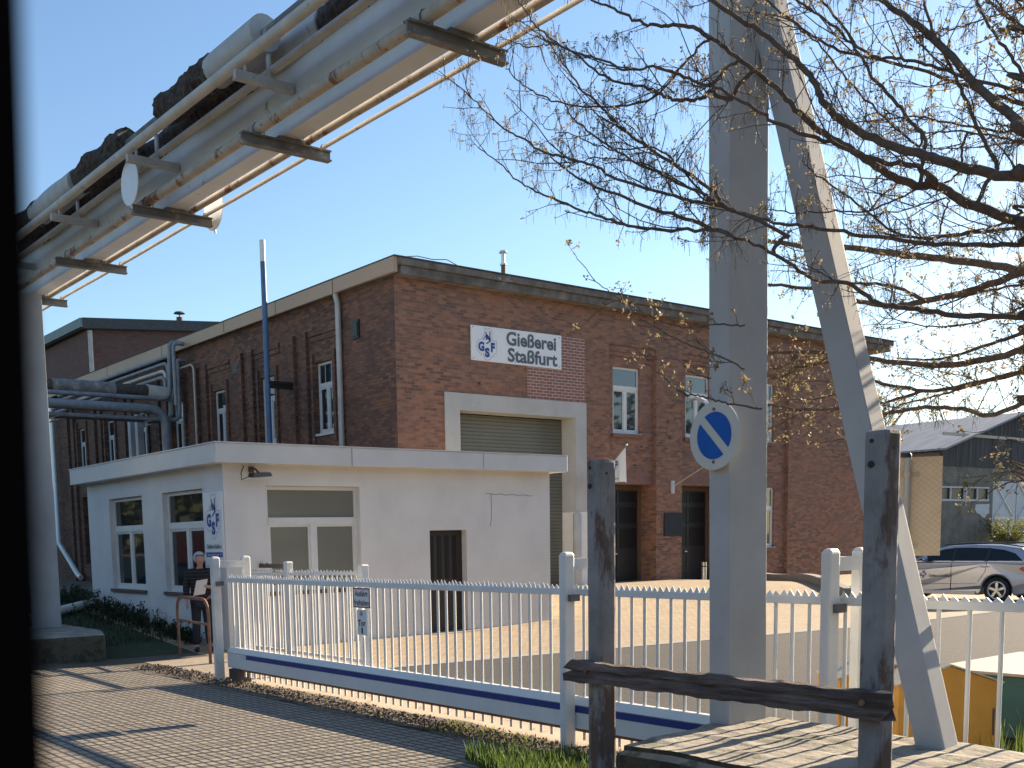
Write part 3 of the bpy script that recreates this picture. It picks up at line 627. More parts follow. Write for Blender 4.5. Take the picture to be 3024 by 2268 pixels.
def lag(x, z, r, y0, y1, ragged=.05, mt='insulation', name='lagging', seg=18, cut=None):
    ys = np.arange(y0, y1 + .001, .055 if ragged else .4); mb = MB(); vs = []; n = len(ys)
    for i, y in enumerate(ys):
        e = min(i, n - 1 - i)
        for k in range(seg):
            a = 2 * math.pi * k / seg
            rr = r * (1 + (random.uniform(-1, 1) * ragged) + (ragged * 1.2 * (math.sin(y * 3.1 + x * 9) * math.sin(a * 2 + y * 1.7) + .6 * math.sin(y * 7.3 + a * 3)) if ragged else 0)) * (1 if e > 1 else .93)
            yy = y + (random.uniform(-.05, .05) if ragged and e == 0 else 0)
            vs.append((x + rr * math.cos(a), yy, z + rr * math.sin(a)))
    mb.add(vs, [(i*seg+k, i*seg+(k+1)%seg, (i+1)*seg+(k+1)%seg, (i+1)*seg+k) for i in range(n-1) for k in range(seg)], not ragged)
    mb.add(vs[:seg][::-1] + vs[-seg:], [tuple(range(seg)), tuple(range(seg, 2*seg))])
    return mb.build(name, MT[mt], pb)
for y0, y1 in ((-7, 3.0), (3.2, 8.1), (8.6, 24)): lag(6.84, 7.60, .19, y0, y1, .075)
for y0, y1 in ((12.3, 13.9), (15.2, 17.1), (6.4, 8.3), (19, 20.5)): lag(6.36, 7.62, .20, y0, y1, .10)
for y0, y1 in ((11.2, 12.6), (17.2, 19.2)): lag(6.36, 7.62, .215, y0, y1, 0, 'cladding', 'lagging_sleeve')
pipe(6.36, 7.60, .06, MT['bracket'])
lag(6.84, 7.585, .225, 10.6, 12.2, 0, 'cladding', 'lagging_sleeve')
for x, y, z in ((6.19, 14.84, 6.95), (7.45, 14.84, 6.80)):
    mb = MB(); mb.cyl((x, y, z), 'x', .012, .30, 32); mb.tube([(x + .02, y, z - .34), (x + .02, y, z + .2)], .015, 6); o = mb.build('height_marker_disc', MT['sign_white'], pb)

# branch rack to the factory wall
pr = empty('pipe_rack', (6.9, 36.7, 6.8), label='grey branch pipes running from the bridge to the factory side wall', cat='pipework')
def rp(pts, r, m_='pipe_grey', name='pipe'):
    mb = MB(); mb.tube(pts, r, 8); return mb.build(name, MT[m_], pr)
def bend(p, rad=.35):   # rounded polyline
    p = [Vector(q) for q in p]; out = [p[0]]
    for i in range(1, len(p) - 1):
        a = (p[i-1] - p[i]).normalized(); b = (p[i+1] - p[i]).normalized(); r = min(rad, (p[i-1]-p[i]).length*.45, (p[i+1]-p[i]).length*.45)
        for t in np.linspace(0, 1, 6):
            s = p[i] + a * r; e = p[i] + b * r; out.append(s.lerp(p[i], t).lerp(p[i].lerp(e, t), t))
    return out + [p[-1]]
rp(bend([(6.9,37,7.17),(16.55,37,7.17),(16.62,37,9.15),(17.0,37.0,9.2),(17.25,37,9.2)]), .08)
rp(bend([(6.9,36.9,6.80),(16.3,36.9,6.78),(16.3,36.9,.6)], .6), .17); rp(bend([(6.9,37,6.44),(16.9,37,6.44),(16.9,37,8.6),(17.25,37,8.6)]), .08)
rp(bend([(9,37.3,6.46),(16.7,37.3,6.44),(16.75,37.3,8.5),(17.25,37.6,8.5)]), .1)
mb = MB(); mb.tube([(6.9,37.3,7.43),(12.4,37.3,7.43)], .23, 10); mb.build('lagging', MT['insulation'], pr); mb = MB(); mb.tube([(12.4,37.3,7.43),(14.6,37.3,7.43)], .26, 10); mb.build('lagging', MT['bracket'], pr)
mb = MB(); mb.tube([(14.6,37.3,7.43),(15.8,37.3,7.43)], .24, 10); mb.build('lagging', MT['insulation'], pr); mb = MB(); mb.tube([(15.8,37.3,7.43),(16.7,37.3,7.38)], .27, 10); mb.build('lagging_sleeve', MT['pipe_pale'], pr)
for i, (z, x) in enumerate(((8.85, 16.95), (8.55, 16.75), (8.25, 16.6), (8.0, 16.5))):
    rp(bend([(x, 50, z), (x, 37.6 - i*.12, z), (x, 37.6 - i*.12, 7.3)], .4), .065 if i else .08, 'pipe_grey' if i != 2 else 'pipe_pale')
rp(bend([(16.9,36.4,9.05),(16.5,36.4,9.05),(16.5,36.4,6.9)], .3), .07); rp(bend([(17.0,37,8.3),(17.0,35.9,8.3),(17.0,35.9,4)], .3), .035, 'pipe_pale')
for x in (9.2, 12.3, 15.6):
    mb = MB(); ibeam(mb, x - .05, x + .05, 37.0, 6.2, 6.34, .9); mb.build('bracket', MT['pipe_pale'], pr)
for y in (39.5, 40.2): mb = MB(); mb.box(16.3, 16.55, y, y + .25, 0, 6.9); mb.build('column', MT['grey_paint'], pr)

# ---------------------------------------------------------------- sliding gate and fences along the road
GX = 6.95
sg = empty('sliding_gate', (GX, 9, 0), label='long white sliding gate with a blue stripe and spiked top rail', cat='gate')
ya, ybk = 3.9, 13.85
mb = MB(); mb.prism([(GX-.075,.20),(GX+.075,.20),(GX+.075,.415),(GX+.03,.485),(GX-.03,.485),(GX-.075,.415)], 'y', ya, ybk); mb.build('bottom_beam', MT['white_paint'], sg, bevel=.006)
mb = MB(); mb.box(GX-.079, GX-.0755, ya+.35, ybk-.45, .348, .408); mb.build('blue_stripe', MT['blue_stripe'], sg)
mb = MB(); mb.box(GX-.078, GX-.0755, ya, ybk, .4105, .4145); mb.build('beam_seam', MT['sill'], sg)
mb = MB(); mb.box(GX-.05, GX+.05, ya+.1, ybk-.1, .17, .198); mb.build('running_rail', MT['rust'], sg)
mb = MB(); mb.box(GX-.025, GX+.025, ya, ybk+.06, 1.405, 1.465); mb.build('top_rail', MT['white_paint'], sg, bevel=.006)
def spikes(mb, x, y0, y1, z, step=.062, h=.055):
    y = y0
    while y < y1:
        k = random.uniform(.6, 1.0); q = random.uniform(-.012, .012)
        mb.add([(x-.002,y,z),(x-.002,y+step*.92,z),(x-.002+q,y+step*.46,z+h*k),(x+.004,y,z),(x+.004,y+step*.92,z),(x+.004+q,y+step*.46,z+h*k)], [(0,2,1),(3,4,5),(0,3,5,2),(1,2,5,4)]); y += step
mb = MB(); spikes(mb, GX, ya, ybk, 1.464); mb.build('spike_strip', MT['white_paint'], sg)
nb = 69; ys = [ya + .1 + i * (ybk - ya - .2) / (nb - 1) for i in range(nb)]
first = None
for y in ys:
    if first is None:
        mb = MB(); mb.tube([(GX, y, .085), (GX, y, 1.408)], .0145, 10); first = mb.build('bar', MT['white_paint'], sg); y_first = y
    else:
        c = first.copy(); link(c); c.location.y += y - y_first
mb = MB(); mb.box(GX-.11, GX+.11, 13.5, 13.75, .0, .19); mb.cyl((GX-.06, 13.6, .12), 'x', .12, .07, 12); mb.build('roller_block', MT['sill'], sg)
mb = MB(); mb.box(GX-.082, GX-.0795, 13.28, 13.42, .345, .41); mb.build('patch_plate', MT['window_white'], sg)

def portal(x0, x1, y, h, label, cap=True, wpost=.135, mt='white_paint'):
    t = empty('gate_portal', ((x0+x1)/2, y, 0), label=label, cat='gate post', group='posts that guide the sliding gate')
    for x in (x0, x1):
        mb = MB(); a = wpost / 2; mb.box(x-a, x+a, y-a*.55, y+a*.55, -.08, h)
        mb.hexa([(x-a,y-a*.55,h),(x+a,y-a*.55,h),(x+a,y+a*.55,h),(x-a,y+a*.55,h)], [(x-a*.7,y-a*.4,h+.03),(x+a*.7,y-a*.4,h+.03),(x+a*.7,y+a*.4,h+.03),(x-a*.7,y+a*.4,h+.03)])
        mb.build('post', MT[mt], t, bevel=.02)
    mb = MB(); mb.box(x0+wpost/2, x1-wpost/2, y-.03, y+.03, h-.13, h-.03); mb.build('crossbar', MT[mt], t)
    mb = MB(); mb.box(x0-.02, x0+.09, y-.075, y-.038, 1.36, 1.42); mb.build('guide_bracket', MT['bracket'], t)
    return t
portal(6.78, 7.26, 13.92, 1.74, 'worn white gate post pair at the far left end of the sliding gate', mt='white_paint_worn')
portal(6.80, 7.22, 6.93, 1.77, 'white gate post pair just left of the nearer grey guard post')
portal(6.82, 7.20, 4.33, 1.78, 'white gate post pair beside the right-hand guard post, past the column')
# fence to the right
fr = empty('fence_panel', (7.0, 0, 0), label='white bar fence with spikes right of the column, before the coloured bins', cat='fence')
mb = MB(); mb.box(6.975, 7.025, -3, 4.2, 1.40, 1.46); mb.box(6.98, 7.02, -3, 4.2, .2, .25); mb.build('rail', MT['white_paint'], fr, bevel=.005)
mb = MB(); spikes(mb, 7.0, -3, 4.2, 1.459, .07, .045); mb.build('spike_strip', MT['white_paint'], fr)
first = None
for i in range(34):
    y = 4.05 - i * .205
    if first is None:
        mb = MB(); mb.tube([(7.0, y, .1), (7.0, y, 1.403)], .0145, 10); first = mb.build('bar', MT['white_paint'], fr); y_first = y
    else: c = first.copy(); link(c); c.location.y += y - y_first
# opened wicket fence by the gatehouse
fi = empty('inner_fence', (9.2, 13.8, 0), label='shorter white picket fence standing open before the gatehouse front', cat='fence')
IX = 9.2
for y, h in ((13.8, 1.56), (16.1, 1.60)):
    mb = MB(); mb.box(IX-.06, IX+.06, y-.06, y+.06, -.05, h); mb.hexa([(IX-.07,y-.07,h),(IX+.07,y-.07,h),(IX+.07,y+.07,h),(IX-.07,y+.07,h)],[(IX-.05,y-.05,h+.025),(IX+.05,y-.05,h+.025),(IX+.05,y+.05,h+.025),(IX-.05,y+.05,h+.025)]); mb.build('post', MT['white_paint'], fi, bevel=.006)
mb = MB(); mb.hexa([(IX-.02,13.95,1.42),(IX+.02,13.95,1.42),(IX+.02,18.1,1.36),(IX-.02,18.1,1.36)], [(IX-.02,13.95,1.47),(IX+.02,13.95,1.47),(IX+.02,18.1,1.41),(IX-.02,18.1,1.41)]); mb.box(IX-.02, IX+.02, 13.87, 18.1, .06, .11); mb.build('rail', MT['white_paint'], fi)
mb = MB(); spikes(mb, IX, 13.9, 18.1, 1.45, .1, .05); mb.build('spike_strip', MT['white_paint_worn'], fi)
first = None
for i in range(30):
    y = 14.0 + i * .14
    if first is None: mb = MB(); mb.tube([(IX, y, .1), (IX, y, 1.42)], .013, 8); first = mb.build('bar', MT['white_paint_worn'], fi); y_first = y
    else: c = first.copy(); link(c); c.location.y += y - y_first
mb = MB(); mb.box(IX+.25, IX+.29, 16.6, 18.3, 1.50, 1.56); spikes(mb, IX+.27, 16.6, 18.3, 1.559, .06, .04); mb.build('dark_rail', MT['sill'], fi)

# ---------------------------------------------------------------- signs and lettering
def logo(parent, M, s, mb_out=None, ymul=1.0):
    """letters G S F under an N-like mark, inside a drawn contour; unit square scaled by s"""
    def L(ch, x, y, w_, h_): text_mb(ch, w_*s, h_*s*ymul, M @ Matrix.Translation((x*s, y*s*ymul, 0)), bold=.06).build('letter', MT['logo_blue'], parent)
    L('G', .08, .26, .30, .36); L('S', .40, .05, .24, .36); L('F', .70, .26, .20, .36)
    def strokes(name, lines, r, m_):
        mb = MB()
        for ln, ww in lines:
            for (x0, y0), (x1, y1) in zip(ln[:-1], ln[1:]):
                d = Vector((x1-x0, y1-y0)).normalized(); n = Vector((-d.y, d.x)) * ww / 2; e = d * ww * .25
                q = [(x0+n.x-e.x, y0+n.y-e.y), (x0-n.x-e.x, y0-n.y-e.y), (x1-n.x+e.x, y1-n.y+e.y), (x1+n.x+e.x, y1+n.y+e.y)]
                mb.add([M @ Vector((p_[0]*s, p_[1]*s*ymul, .001)) for p_ in q], [(0,1,2,3)])
        mb.build(name, m_, parent)
    strokes('logo_mark', [([(.46,1.0),(.50,.84)],.04),([(.66,1.02),(.66,.80),(.68,.68)],.045),([(.50,.86),(.66,.72)],.11),([(.46,.86),(.34,.70)],.03),([(.50,.78),(.50,.72)],.07),([(.68,.68),(.48,.56)],.05)], 0, MT['logo_blue'])
    ct = [(.40,1.12),(.40,.92),(.28,.76),(.27,.70),(.16,.70),(.05,.62),(.0,.46),(.03,.30),(.12,.20),(.24,.15),(.34,.15),(.34,.06),(.42,-.03),(.54,-.06),(.64,-.02),(.71,.06),(.72,.12),(.86,.12),(.86,.22),(.98,.22),(.98,.68),(.78,.70),(.76,1.04),(.70,1.12),(.60,1.14),(.56,1.09),(.40,1.14)]
    strokes('logo_outline', [(ct, .014)], 0, MT['line_grey'])
# big wall sign
cs = empty('company_sign', (19.85, 23.97, 6.95), label='large white company sign board above the roller-shutter gate', cat='sign')
mb = MB(); mb.hexa([(19.84,23.955,6.96),(23.35,23.955,6.95),(23.35,23.985,6.95),(19.84,23.985,6.96)], [(19.84,23.955,7.92),(23.35,23.955,7.94),(23.35,23.985,7.94),(19.84,23.985,7.92)]); mb.build('board', MT['sign_white'], cs)
text_mb('Gießerei', 1.98, .40, M_front(21.15, 23.949, 7.47), bold=.03).build('lettering', MT['logo_grey'], cs)
text_mb('Staßfurt', 1.98, .40, M_front(21.20, 23.949, 7.01), bold=.03).build('lettering', MT['logo_grey'], cs)
logo(cs, M_front(20.03, 23.948, 7.03), .76, ymul=.98)
for x in (19.92, 21.5, 23.27):
    for z in (7.02, 7.87): mb = MB(); mb.cyl((x, 23.948, z), 'y', .008, .02, 8); mb.build('screw', MT['line_grey'], cs)
# corner sign on the gatehouse
cs = empty('corner_sign', (8.77, 18, 1.56), label='tall white company sign on the gatehouse corner above the man', cat='sign')
mb = MB(); mb.box(8.765, 8.797, 17.62, 18.36, 1.56, 2.88); mb.build('board', MT['sign_white'], cs)
logo(cs, M_left(8.760, 18.29, 2.08), .60, ymul=1.12)
text_mb('Gießerei Staßfurt', .58, .085, M_left(8.760, 18.28, 1.865), bold=.02).build('lettering', MT['logo_grey'], cs)
mb = MB(); mb.box(8.761, 8.7645, 17.66, 18.32, 1.715, 1.80); mb.build('address_strip', MT['logo_blue'], cs)
text_mb('Atzendorfer Straße 19', .56, .045, M_left(8.7595, 18.27, 1.735)).build('lettering', MT['sign_white'], cs)
# gate signs
s1 = empty('gate_sign', (6.87, 10.3, 1.17), label='small white sign with a red border reading Ausfahrt freihalten', cat='sign')
gx = GX - .03
mb = MB(); mb.box(gx-.006, gx, 10.245, 10.605, 1.165, 1.40); mb.build('board', MT['sign_white'], s1)
mb = MB(); y0, y1, z0, z1 = 10.25, 10.60, 1.170, 1.395
for a in ((y0,y1,z0,z0+.012),(y0,y1,z1-.012,z1),(y0,y0+.014,z0,z1),(y1-.014,y1,z0,z1)): mb.box(gx-.0085, gx-.0062, a[0], a[1], a[2], a[3])
mb.build('red_border', MT['red_line'], s1)
text_mb('Ausfahrt', .26, .068, M_left(gx-.008, 10.555, 1.300), bold=.012).build('lettering', MT['black'], s1)
text_mb('freihalten', .30, .068, M_left(gx-.008, 10.575, 1.195), bold=.012).build('lettering', MT['black'], s1)
s2 = empty('gate_sign', (6.87, 10.4, .85), label='narrow white sign reading Tor 1 below the red-bordered sign', cat='sign')
mb = MB(); mb.box(gx-.006, gx, 10.325, 10.525, .85, 1.145); mb.build('board', MT['sign_white'], s2)
text_mb('Tor', .155, .072, M_left(gx-.008, 10.505, .955), bold=.02).build('lettering', MT['black'], s2)
text_mb('1', .03, .07, M_left(gx-.008, 10.440, .866), bold=.02).build('lettering', MT['black'], s2)
logo(s2, M_left(gx-.008, 10.465, 1.068), .065)
# no-parking disc on the column
ps = empty('traffic_sign', (6.12, 4.79, 2.6), rz=R_(-7), label='round blue and cream no-parking disc on the grey column', cat='sign'); LOCAL.add(ps.name)
mb = MB(); mb.cyl((-.004, 0, 0), 'x', .008, .232, 48); mb.build('disc', MT['sign_cream'], ps)
def seg_half(sgn):
    r = .160; n_ = Vector((math.cos(R_(45)), math.sin(R_(45)))) * sgn    # bar runs from upper left to lower right
    d0 = .030; a0 = math.acos(d0 / r); base = math.atan2(n_.y, n_.x); pts = [(r*math.cos(base - a0 + 2*a0*i/28), r*math.sin(base - a0 + 2*a0*i/28)) for i in range(29)]
    return pts
for s_ in (1, -1):
    mb = MB(); mb.add([(-.0062, -p_[0], p_[1]) for p_ in seg_half(s_)], [tuple(range(29))]); mb.build('blue_field', MT['sign_blue'], ps)
for z in (.178, -.178): mb = MB(); mb.cyl((-.010, .003, z), 'x', .006, .011, 10); mb.build('bolt', MT['rust'], ps)
for z in (.16, -.19): mb = MB(); mb.box(.004, .10, -.03, .03, z, z + .03); mb.build('clamp', MT['zinc'], ps)
# chequer-plate sign seen from behind
tp = empty('sign_board', (10.0, 5.5, 0), label='beige chequer-plate board on a pole behind the right-hand guard post', cat='sign')
ux, uy = .553, -.833
def tpt(s, o, z): return (9.01 + ux*s + .833*o, 5.0 + uy*s + .553*o, z)
mb = MB(); mb.hexa([tpt(-.28,.034,1.70),tpt(.278,.034,1.70),tpt(.278,.038,1.70),tpt(-.28,.038,1.70)], [tpt(-.28,.034,2.55),tpt(.278,.034,2.55),tpt(.278,.038,2.55),tpt(-.28,.038,2.55)]); mb.build('plate', MT['tin_plate'], tp)
mb = MB(); mb.tube([tpt(0,0,0), tpt(0,0,2.545)], .027, 14); mb.build('pole', MT['zinc'], tp)
mb = MB(); mb.tube([tpt(0,0,2.545), tpt(0,0,2.575), tpt(0,0,2.585)], [.030,.030,.02], 14); mb.build('pole_cap', MT['car_black'], tp)
for z in (2.40, 1.79):
    mb = MB()
    mb.hexa([tpt(-.10,.026,z-.02),tpt(.10,.026,z-.02),tpt(.10,.033,z-.02),tpt(-.10,.033,z-.02)], [tpt(-.10,.026,z+.02),tpt(.10,.026,z+.02),tpt(.10,.033,z+.02),tpt(-.10,.033,z+.02)]); mb.tube([tpt(0,0,z-.02), tpt(0,0,z+.02)], .0305, 14)
    for s in (-.08, .08): mb.tube([tpt(s,.027,z), tpt(s,.018,z)], .008, 8)
    mb.build('clamp', MT['pale_lid'], tp)

# guard barrier of two posts and a rotten plank
cb = empty('guard_barrier', (4.86, 3.8, .05), label='two old grey guard posts joined by a rotten wooden plank', cat='barrier')
for x0, x1, y0, y1, h in ((4.80, 4.945, 4.605, 4.715, 2.395), (4.80, 4.925, 2.765, 2.885, 2.40)):
    mb = MB(); mb.prism([(x0,y0),(x1,y0),(x1,y1),(x0,y1)], 'z', -.2, h); po = mb.build('post', MT['post_steel'], cb, bevel=.02)
    yc = y0 + .08
    for z, r in ((h-.16, .017), (h-.05, .010)): mb = MB(); mb.cyl((x0-.004, yc, z), 'x', .006, r, 14); mb.build('bolt_hole', MT['car_black'], po)
    mb = MB(); mb.cyl((x0+.06, y0-.003, h-.085), 'y', .005, .008, 10); mb.build('bolt_hole', MT['car_black'], po)
mb = MB(); ys = np.linspace(2.70, 4.83, 60); vs = []
prof = [(4.735,-.066),(4.795,-.066),(4.798,.0),(4.795,.066),(4.735,.064),(4.728,.02),(4.742,.004),(4.730,-.02)]
for i, y in enumerate(ys):
    for j, (x, z) in enumerate(prof):
        jag = (math.sin(j * 2.7 + 1) * .035 if i in (0, 59) else 0)
        vs.append((x + .004*math.sin(y*19 + j*2), y + jag, 1.098 + z + .004*math.sin(y*13 + j) + .003*math.sin(y*41 + j*3)))
n_ = len(prof); mb.add(vs, [(i*n_+j, i*n_+(j+1)%n_, (i+1)*n_+(j+1)%n_, (i+1)*n_+j) for i in range(59) for j in range(n_)] + [tuple(range(n_))[::-1], tuple(range(59*n_, 60*n_))]); mb.build('plank', MT['old_wood'], cb)
for y in (2.82, 4.66): mb = MB(); mb.cyl((4.722, y, 1.11), 'x', .012, .016, 8); mb.build('bolt', MT['rust'], cb)

# grit bins
def gable_bin(loc, w_, d_, e, r, label):
    t = empty('grit_bin', (loc[0], loc[1], 0), rz=R_(-34.3), label=label, cat='bin', group='ochre grit bins behind the fence'); LOCAL.add(t.name)
    mb = MB(); mb.prism([(0,.0),(w_,.0),(w_,e),(w_/2,r),(0,e)], 'y', 0, d_); mb.build('body', MT['yellow_bin'], t, bevel=.008)
    for a, b in (((-.02, e-.006), (w_/2, r+.004)), ((w_/2, r+.004), (w_+.02, e-.006))):
        mb = MB(); mb.prism([a, b, (b[0], b[1]+.014), (a[0], a[1]+.014)], 'y', -.02, d_+.02); mb.build('lid', MT['pale_lid'], t)
    mb = MB(); mb.box(w_*.93, w_*.95, -.006, -.001, .34, .55); mb.build('handle_slot', MT['sill'], t)
    return t
gable_bin((7.76, 4.33), .80, .43, .75, .885, 'ochre bin with a pale gabled lid, nearest the raking strut')
gable_bin((7.80, 4.85), .72, .43, .75, .87, 'ochre bin half hidden between the white gate posts and the guard post')
gb = empty('green_bin', (10.1, 3.2, 0), label='dark green flat-lidded bin behind the ochre bin', cat='bin')
mb = MB(); mb.box(10.12, 11.9, 2.6, 5.25, 0, .575); mb.build('body', MT['green_bin'], gb, bevel=.01); mb = MB(); mb.box(10.08, 11.95, 2.55, 5.32, .577, .605); mb.build('lid', MT['pale_lid'], gb, bevel=.006)

# ---------------------------------------------------------------- car
car = empty('parked_car', (29.12, 14.62, 0.0), rz=R_(90), label='silver estate car with company lettering parked before the old shed', cat='car'); LOCAL.add(car.name)
def arch(c, r, n=12): return [(c + r*math.cos(math.pi*(1 - i/n)) , .34 + r*math.sin(math.pi*(1 - i/n))) for i in range(n+1)]
low = [(-2.33,.27),(-1.82,.20)] + arch(-1.42,.375) + [(-.98,.20),(.98,.20)] + arch(1.43,.375) + [(1.9,.2),(2.30,.24),(2.37,.42),(2.34,.62),(2.18,.80),(1.72,.93),(.95,1.03),(.2,1.045),(-1.2,1.055),(-2.0,1.06),(-2.30,1.02),(-2.40,.86),(-2.42,.60),(-2.41,.40)]
def loft(poly, yf, m_, name, bevel=0, parent=car):
    n = len(poly); vs = [(p[0], yf(p), p[1]) for p in poly] + [(p[0], -yf(p), p[1]) for p in poly]
    mb = MB(); mb.add(vs, [tuple(range(n))[::-1], tuple(range(n, 2*n))] + [(i, (i+1)%n, n+(i+1)%n, n+i) for i in range(n)])
    return mb.build(name, m_, parent, bevel=bevel)
loft(low, lambda p: .91 - .05*max(0, abs(p[0])-1.9)*2 - (.03 if p[1] < .3 else 0), MT['car_silver'], 'body', .045)
gh_ = [(-2.26,1.05),(-2.12,1.26),(-1.92,1.40),(-1.4,1.475),(-.7,1.50),(-.1,1.475),(.28,1.38),(.92,1.05)]
yfg = lambda p: .86 - (p[1]-1.05)*.42
loft(gh_, yfg, MT['car_silver'], 'cabin', .04)
def side_poly(pts, off=.006, m_=None, name='side_window', both=True):
    for sg_ in ((1, -1) if both else (1,)):
        mb = MB(); n = len(pts)
        mb.add([(p[0], sg_*(yfg(p)+off), p[1]) for p in pts], [tuple(range(n)) if sg_ < 0 else tuple(range(n))[::-1]]); mb.build(name, m_, car)
side_poly([(-2.03,1.08),(-1.80,1.27),(-1.52,1.36),(-1.18,1.40),(-1.16,1.08)], m_=MT['car_glass']); side_poly([(-1.08,1.08),(-1.10,1.405),(-.62,1.425),(-.30,1.42),(-.28,1.08)], m_=MT['car_glass'])
side_poly([(-.20,1.08),(-.22,1.418),(.02,1.385),(.26,1.32),(.76,1.08)], m_=MT['car_glass'])
side_poly([(-1.16,1.07),(-1.18,1.41),(-1.10,1.413),(-1.08,1.07)], m_=MT['car_black'], name='pillar', off=.004); side_poly([(-.28,1.07),(-.30,1.425),(-.22,1.42),(-.20,1.07)], m_=MT['car_black'], name='pillar', off=.004)
mb = MB(); mb.add([(.98,.74,1.075),(.98,-.74,1.075),(.36,-.64,1.385),(.36,.64,1.385)], [(0,1,2,3)]); mb.build('windscreen', MT['car_glass'], car)
mb = MB(); mb.add([(-2.275,.70,1.10),(-2.275,-.70,1.10),(-2.06,-.60,1.37),(-2.06,.60,1.37)], [(3,2,1,0)]); mb.build('rear_window', MT['car_glass'], car)
for sg_ in (1, -1):
    mb = MB(); mb.tube([(-1.95, sg_*.66, 1.43), (-1.4, sg_*.66, 1.52), (-.6, sg_*.655, 1.545), (.05, sg_*.66, 1.50)], .018, 6); mb.build('roof_rail', MT['car_black'], car)
    for pts in ([(-.24, .28), (-.24, 1.03)], [(.90, .28), (.86, 1.03)], [(-1.16, 1.04), (-1.12, .80), (-.95, .55)], [(.9, .47), (-.9, .49)]): mb = MB(); mb.tube([(p[0], sg_*.912, p[1]) for p in pts], .006, 4); mb.build('door_seam', MT['car_black'], car)
    for x in (-1.02, .02):
        mb = MB(); mb.tube([(x, sg_*.925, .93), (x - .2, sg_*.925, .935)], .016, 6); mb.build('door_handle', MT['car_silver'], car)
    mb = MB(); mb.ball((.42, sg_*1.0, 1.13), .11, 10, 7, (.7, 1.0, .72)); mb.tube([(.46, sg_*.86, 1.06), (.44, sg_*.96, 1.1)], .025, 6); mb.build('mirror', MT['car_silver'], car)
    mb = MB(); mb.box(-.9, .9, sg_*.90-.02, sg_*.90+.02, .205, .30); mb.build('sill_trim', MT['car_silver'], car, bevel=.01)
    mb = MB(); mb.prism([(-2.36,.80),(-2.34,.96),(-2.02,.93),(-1.96,.88),(-2.05,.82)], 'y', sg_*.905 - .02, sg_*.905 + .004); mb.build('tail_light', MT['tail_red'], car)
    for cxw in (-1.42, 1.43):
        wh = MB(); rings = [(.20,.085),(.305,.10),(.325,.085),(.33,.0),(.325,-.085),(.305,-.10),(.20,-.085)]; sgm = 28
        vs = [(cxw + r*math.cos(2*math.pi*k/sgm), sg_*.80 + o, .33 + r*math.sin(2*math.pi*k/sgm)) for r, o in rings for k in range(sgm)]
        wh.add(vs, [(i*sgm+k, i*sgm+(k+1)%sgm, (i+1)*sgm+(k+1)%sgm, (i+1)*sgm+k) for i in range(len(rings)-1) for k in range(sgm)], True); tyre = wh.build('wheel', MT['tyre'], car)
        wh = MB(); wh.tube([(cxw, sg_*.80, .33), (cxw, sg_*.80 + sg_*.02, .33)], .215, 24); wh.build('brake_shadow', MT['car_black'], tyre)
        wh = MB()
        vs = [(cxw + r*math.cos(2*math.pi*k/sgm), sg_*(.80 + o), .33 + r*math.sin(2*math.pi*k/sgm)) for r, o in ((.235,.085),(.235,.10),(.20,.095),(.195,.05)) for k in range(sgm)]
        wh.add(vs, [(i*sgm+k, i*sgm+(k+1)%sgm, (i+1)*sgm+(k+1)%sgm, (i+1)*sgm+k) for i in range(3) for k in range(sgm)], True)
        for k in range(5):
            a = 2*math.pi*k/5 + .3; d_ = Vector((math.cos(a), 0, math.sin(a))); n2 = Vector((-math.sin(a), 0, math.cos(a))); c0 = Vector((cxw, sg_*.885, .33))
            q = [c0 + d_*.03 + n2*.028, c0 + d_*.03 - n2*.028, c0 + d_*.215 - n2*.034, c0 + d_*.215 + n2*.034]; back = [p_ - Vector((0, sg_*.03, 0)) for p_ in q]; wh.hexa(back, q)
        wh.tube([(cxw, sg_*.86, .33), (cxw, sg_*.90, .33)], .045, 12); wh.build('rim', MT['rim'], tyre)
        wh = MB(); vs = arch(cxw, .38, 16); 
        wh.add([(p[0], sg_*.60, p[1]) for p in vs] + [(p[0], sg_*.895, p[1]) for p in vs], [(i, i+1, 17+i+1, 17+i) for i in range(16)]); wh.add([(p[0], sg_*.60, p[1]) for p in vs], [tuple(range(17))]); wh.build('wheel_arch', MT['car_black'], car)
Mc = Matrix(((-1,0,0,.62),(0,0,1,.917),(0,1,0,.62),(0,0,0,1)))
logo(car, Mc @ Matrix.Translation((.0,.0,0)), .21)
text_mb('Gießerei Staßfurt', .62, .075, Mc @ Matrix.Translation((.26,.035,0)), bold=.01).build('lettering', MT['logo_grey'], car)

# ---------------------------------------------------------------- person
def skin_obj(name, V, E, rad, mat_, parent, levels=2, root=0):
    me = bpy.data.meshes.new(name); me.from_pydata(V, E, []); o = link(bpy.data.objects.new(name, me))
    o.modifiers.new('skin', 'SKIN'); sk = me.skin_vertices[0].data
    for i, r in enumerate(rad):
        sk[i].radius = r if hasattr(r, '__len__') else (r, r); sk[i].use_root = (i == root)
    o.modifiers['skin'].use_smooth_shade = True
    s_ = o.modifiers.new('sub', 'SUBSURF'); s_.levels = levels; s_.render_levels = levels
    apply_mods(o); o.data.materials.clear(); o.data.materials.append(mat_); o.data.name = name
    o.parent = parent; return o
pe = empty('person', (8.42, 17.9, gz(8.42, 17.9)), rz=R_(-20), label='grey-haired man in a dark striped sweater holding a sheet of paper', cat='person'); LOCAL.add(pe.name)
V = []; E = []; Rd = []
def node(p, r, par=None):
    V.append(p); Rd.append(r)
    if par is not None: E.append((par, len(V) - 1))
    return len(V) - 1
pv = node((0,.01,.95), (.155,.12)); sp_ = node((0,.01,1.13), (.155,.125), pv); ch_ = node((0,.0,1.32), (.165,.125), sp_); nb_ = node((0,.01,1.46), (.085,.08), ch_)
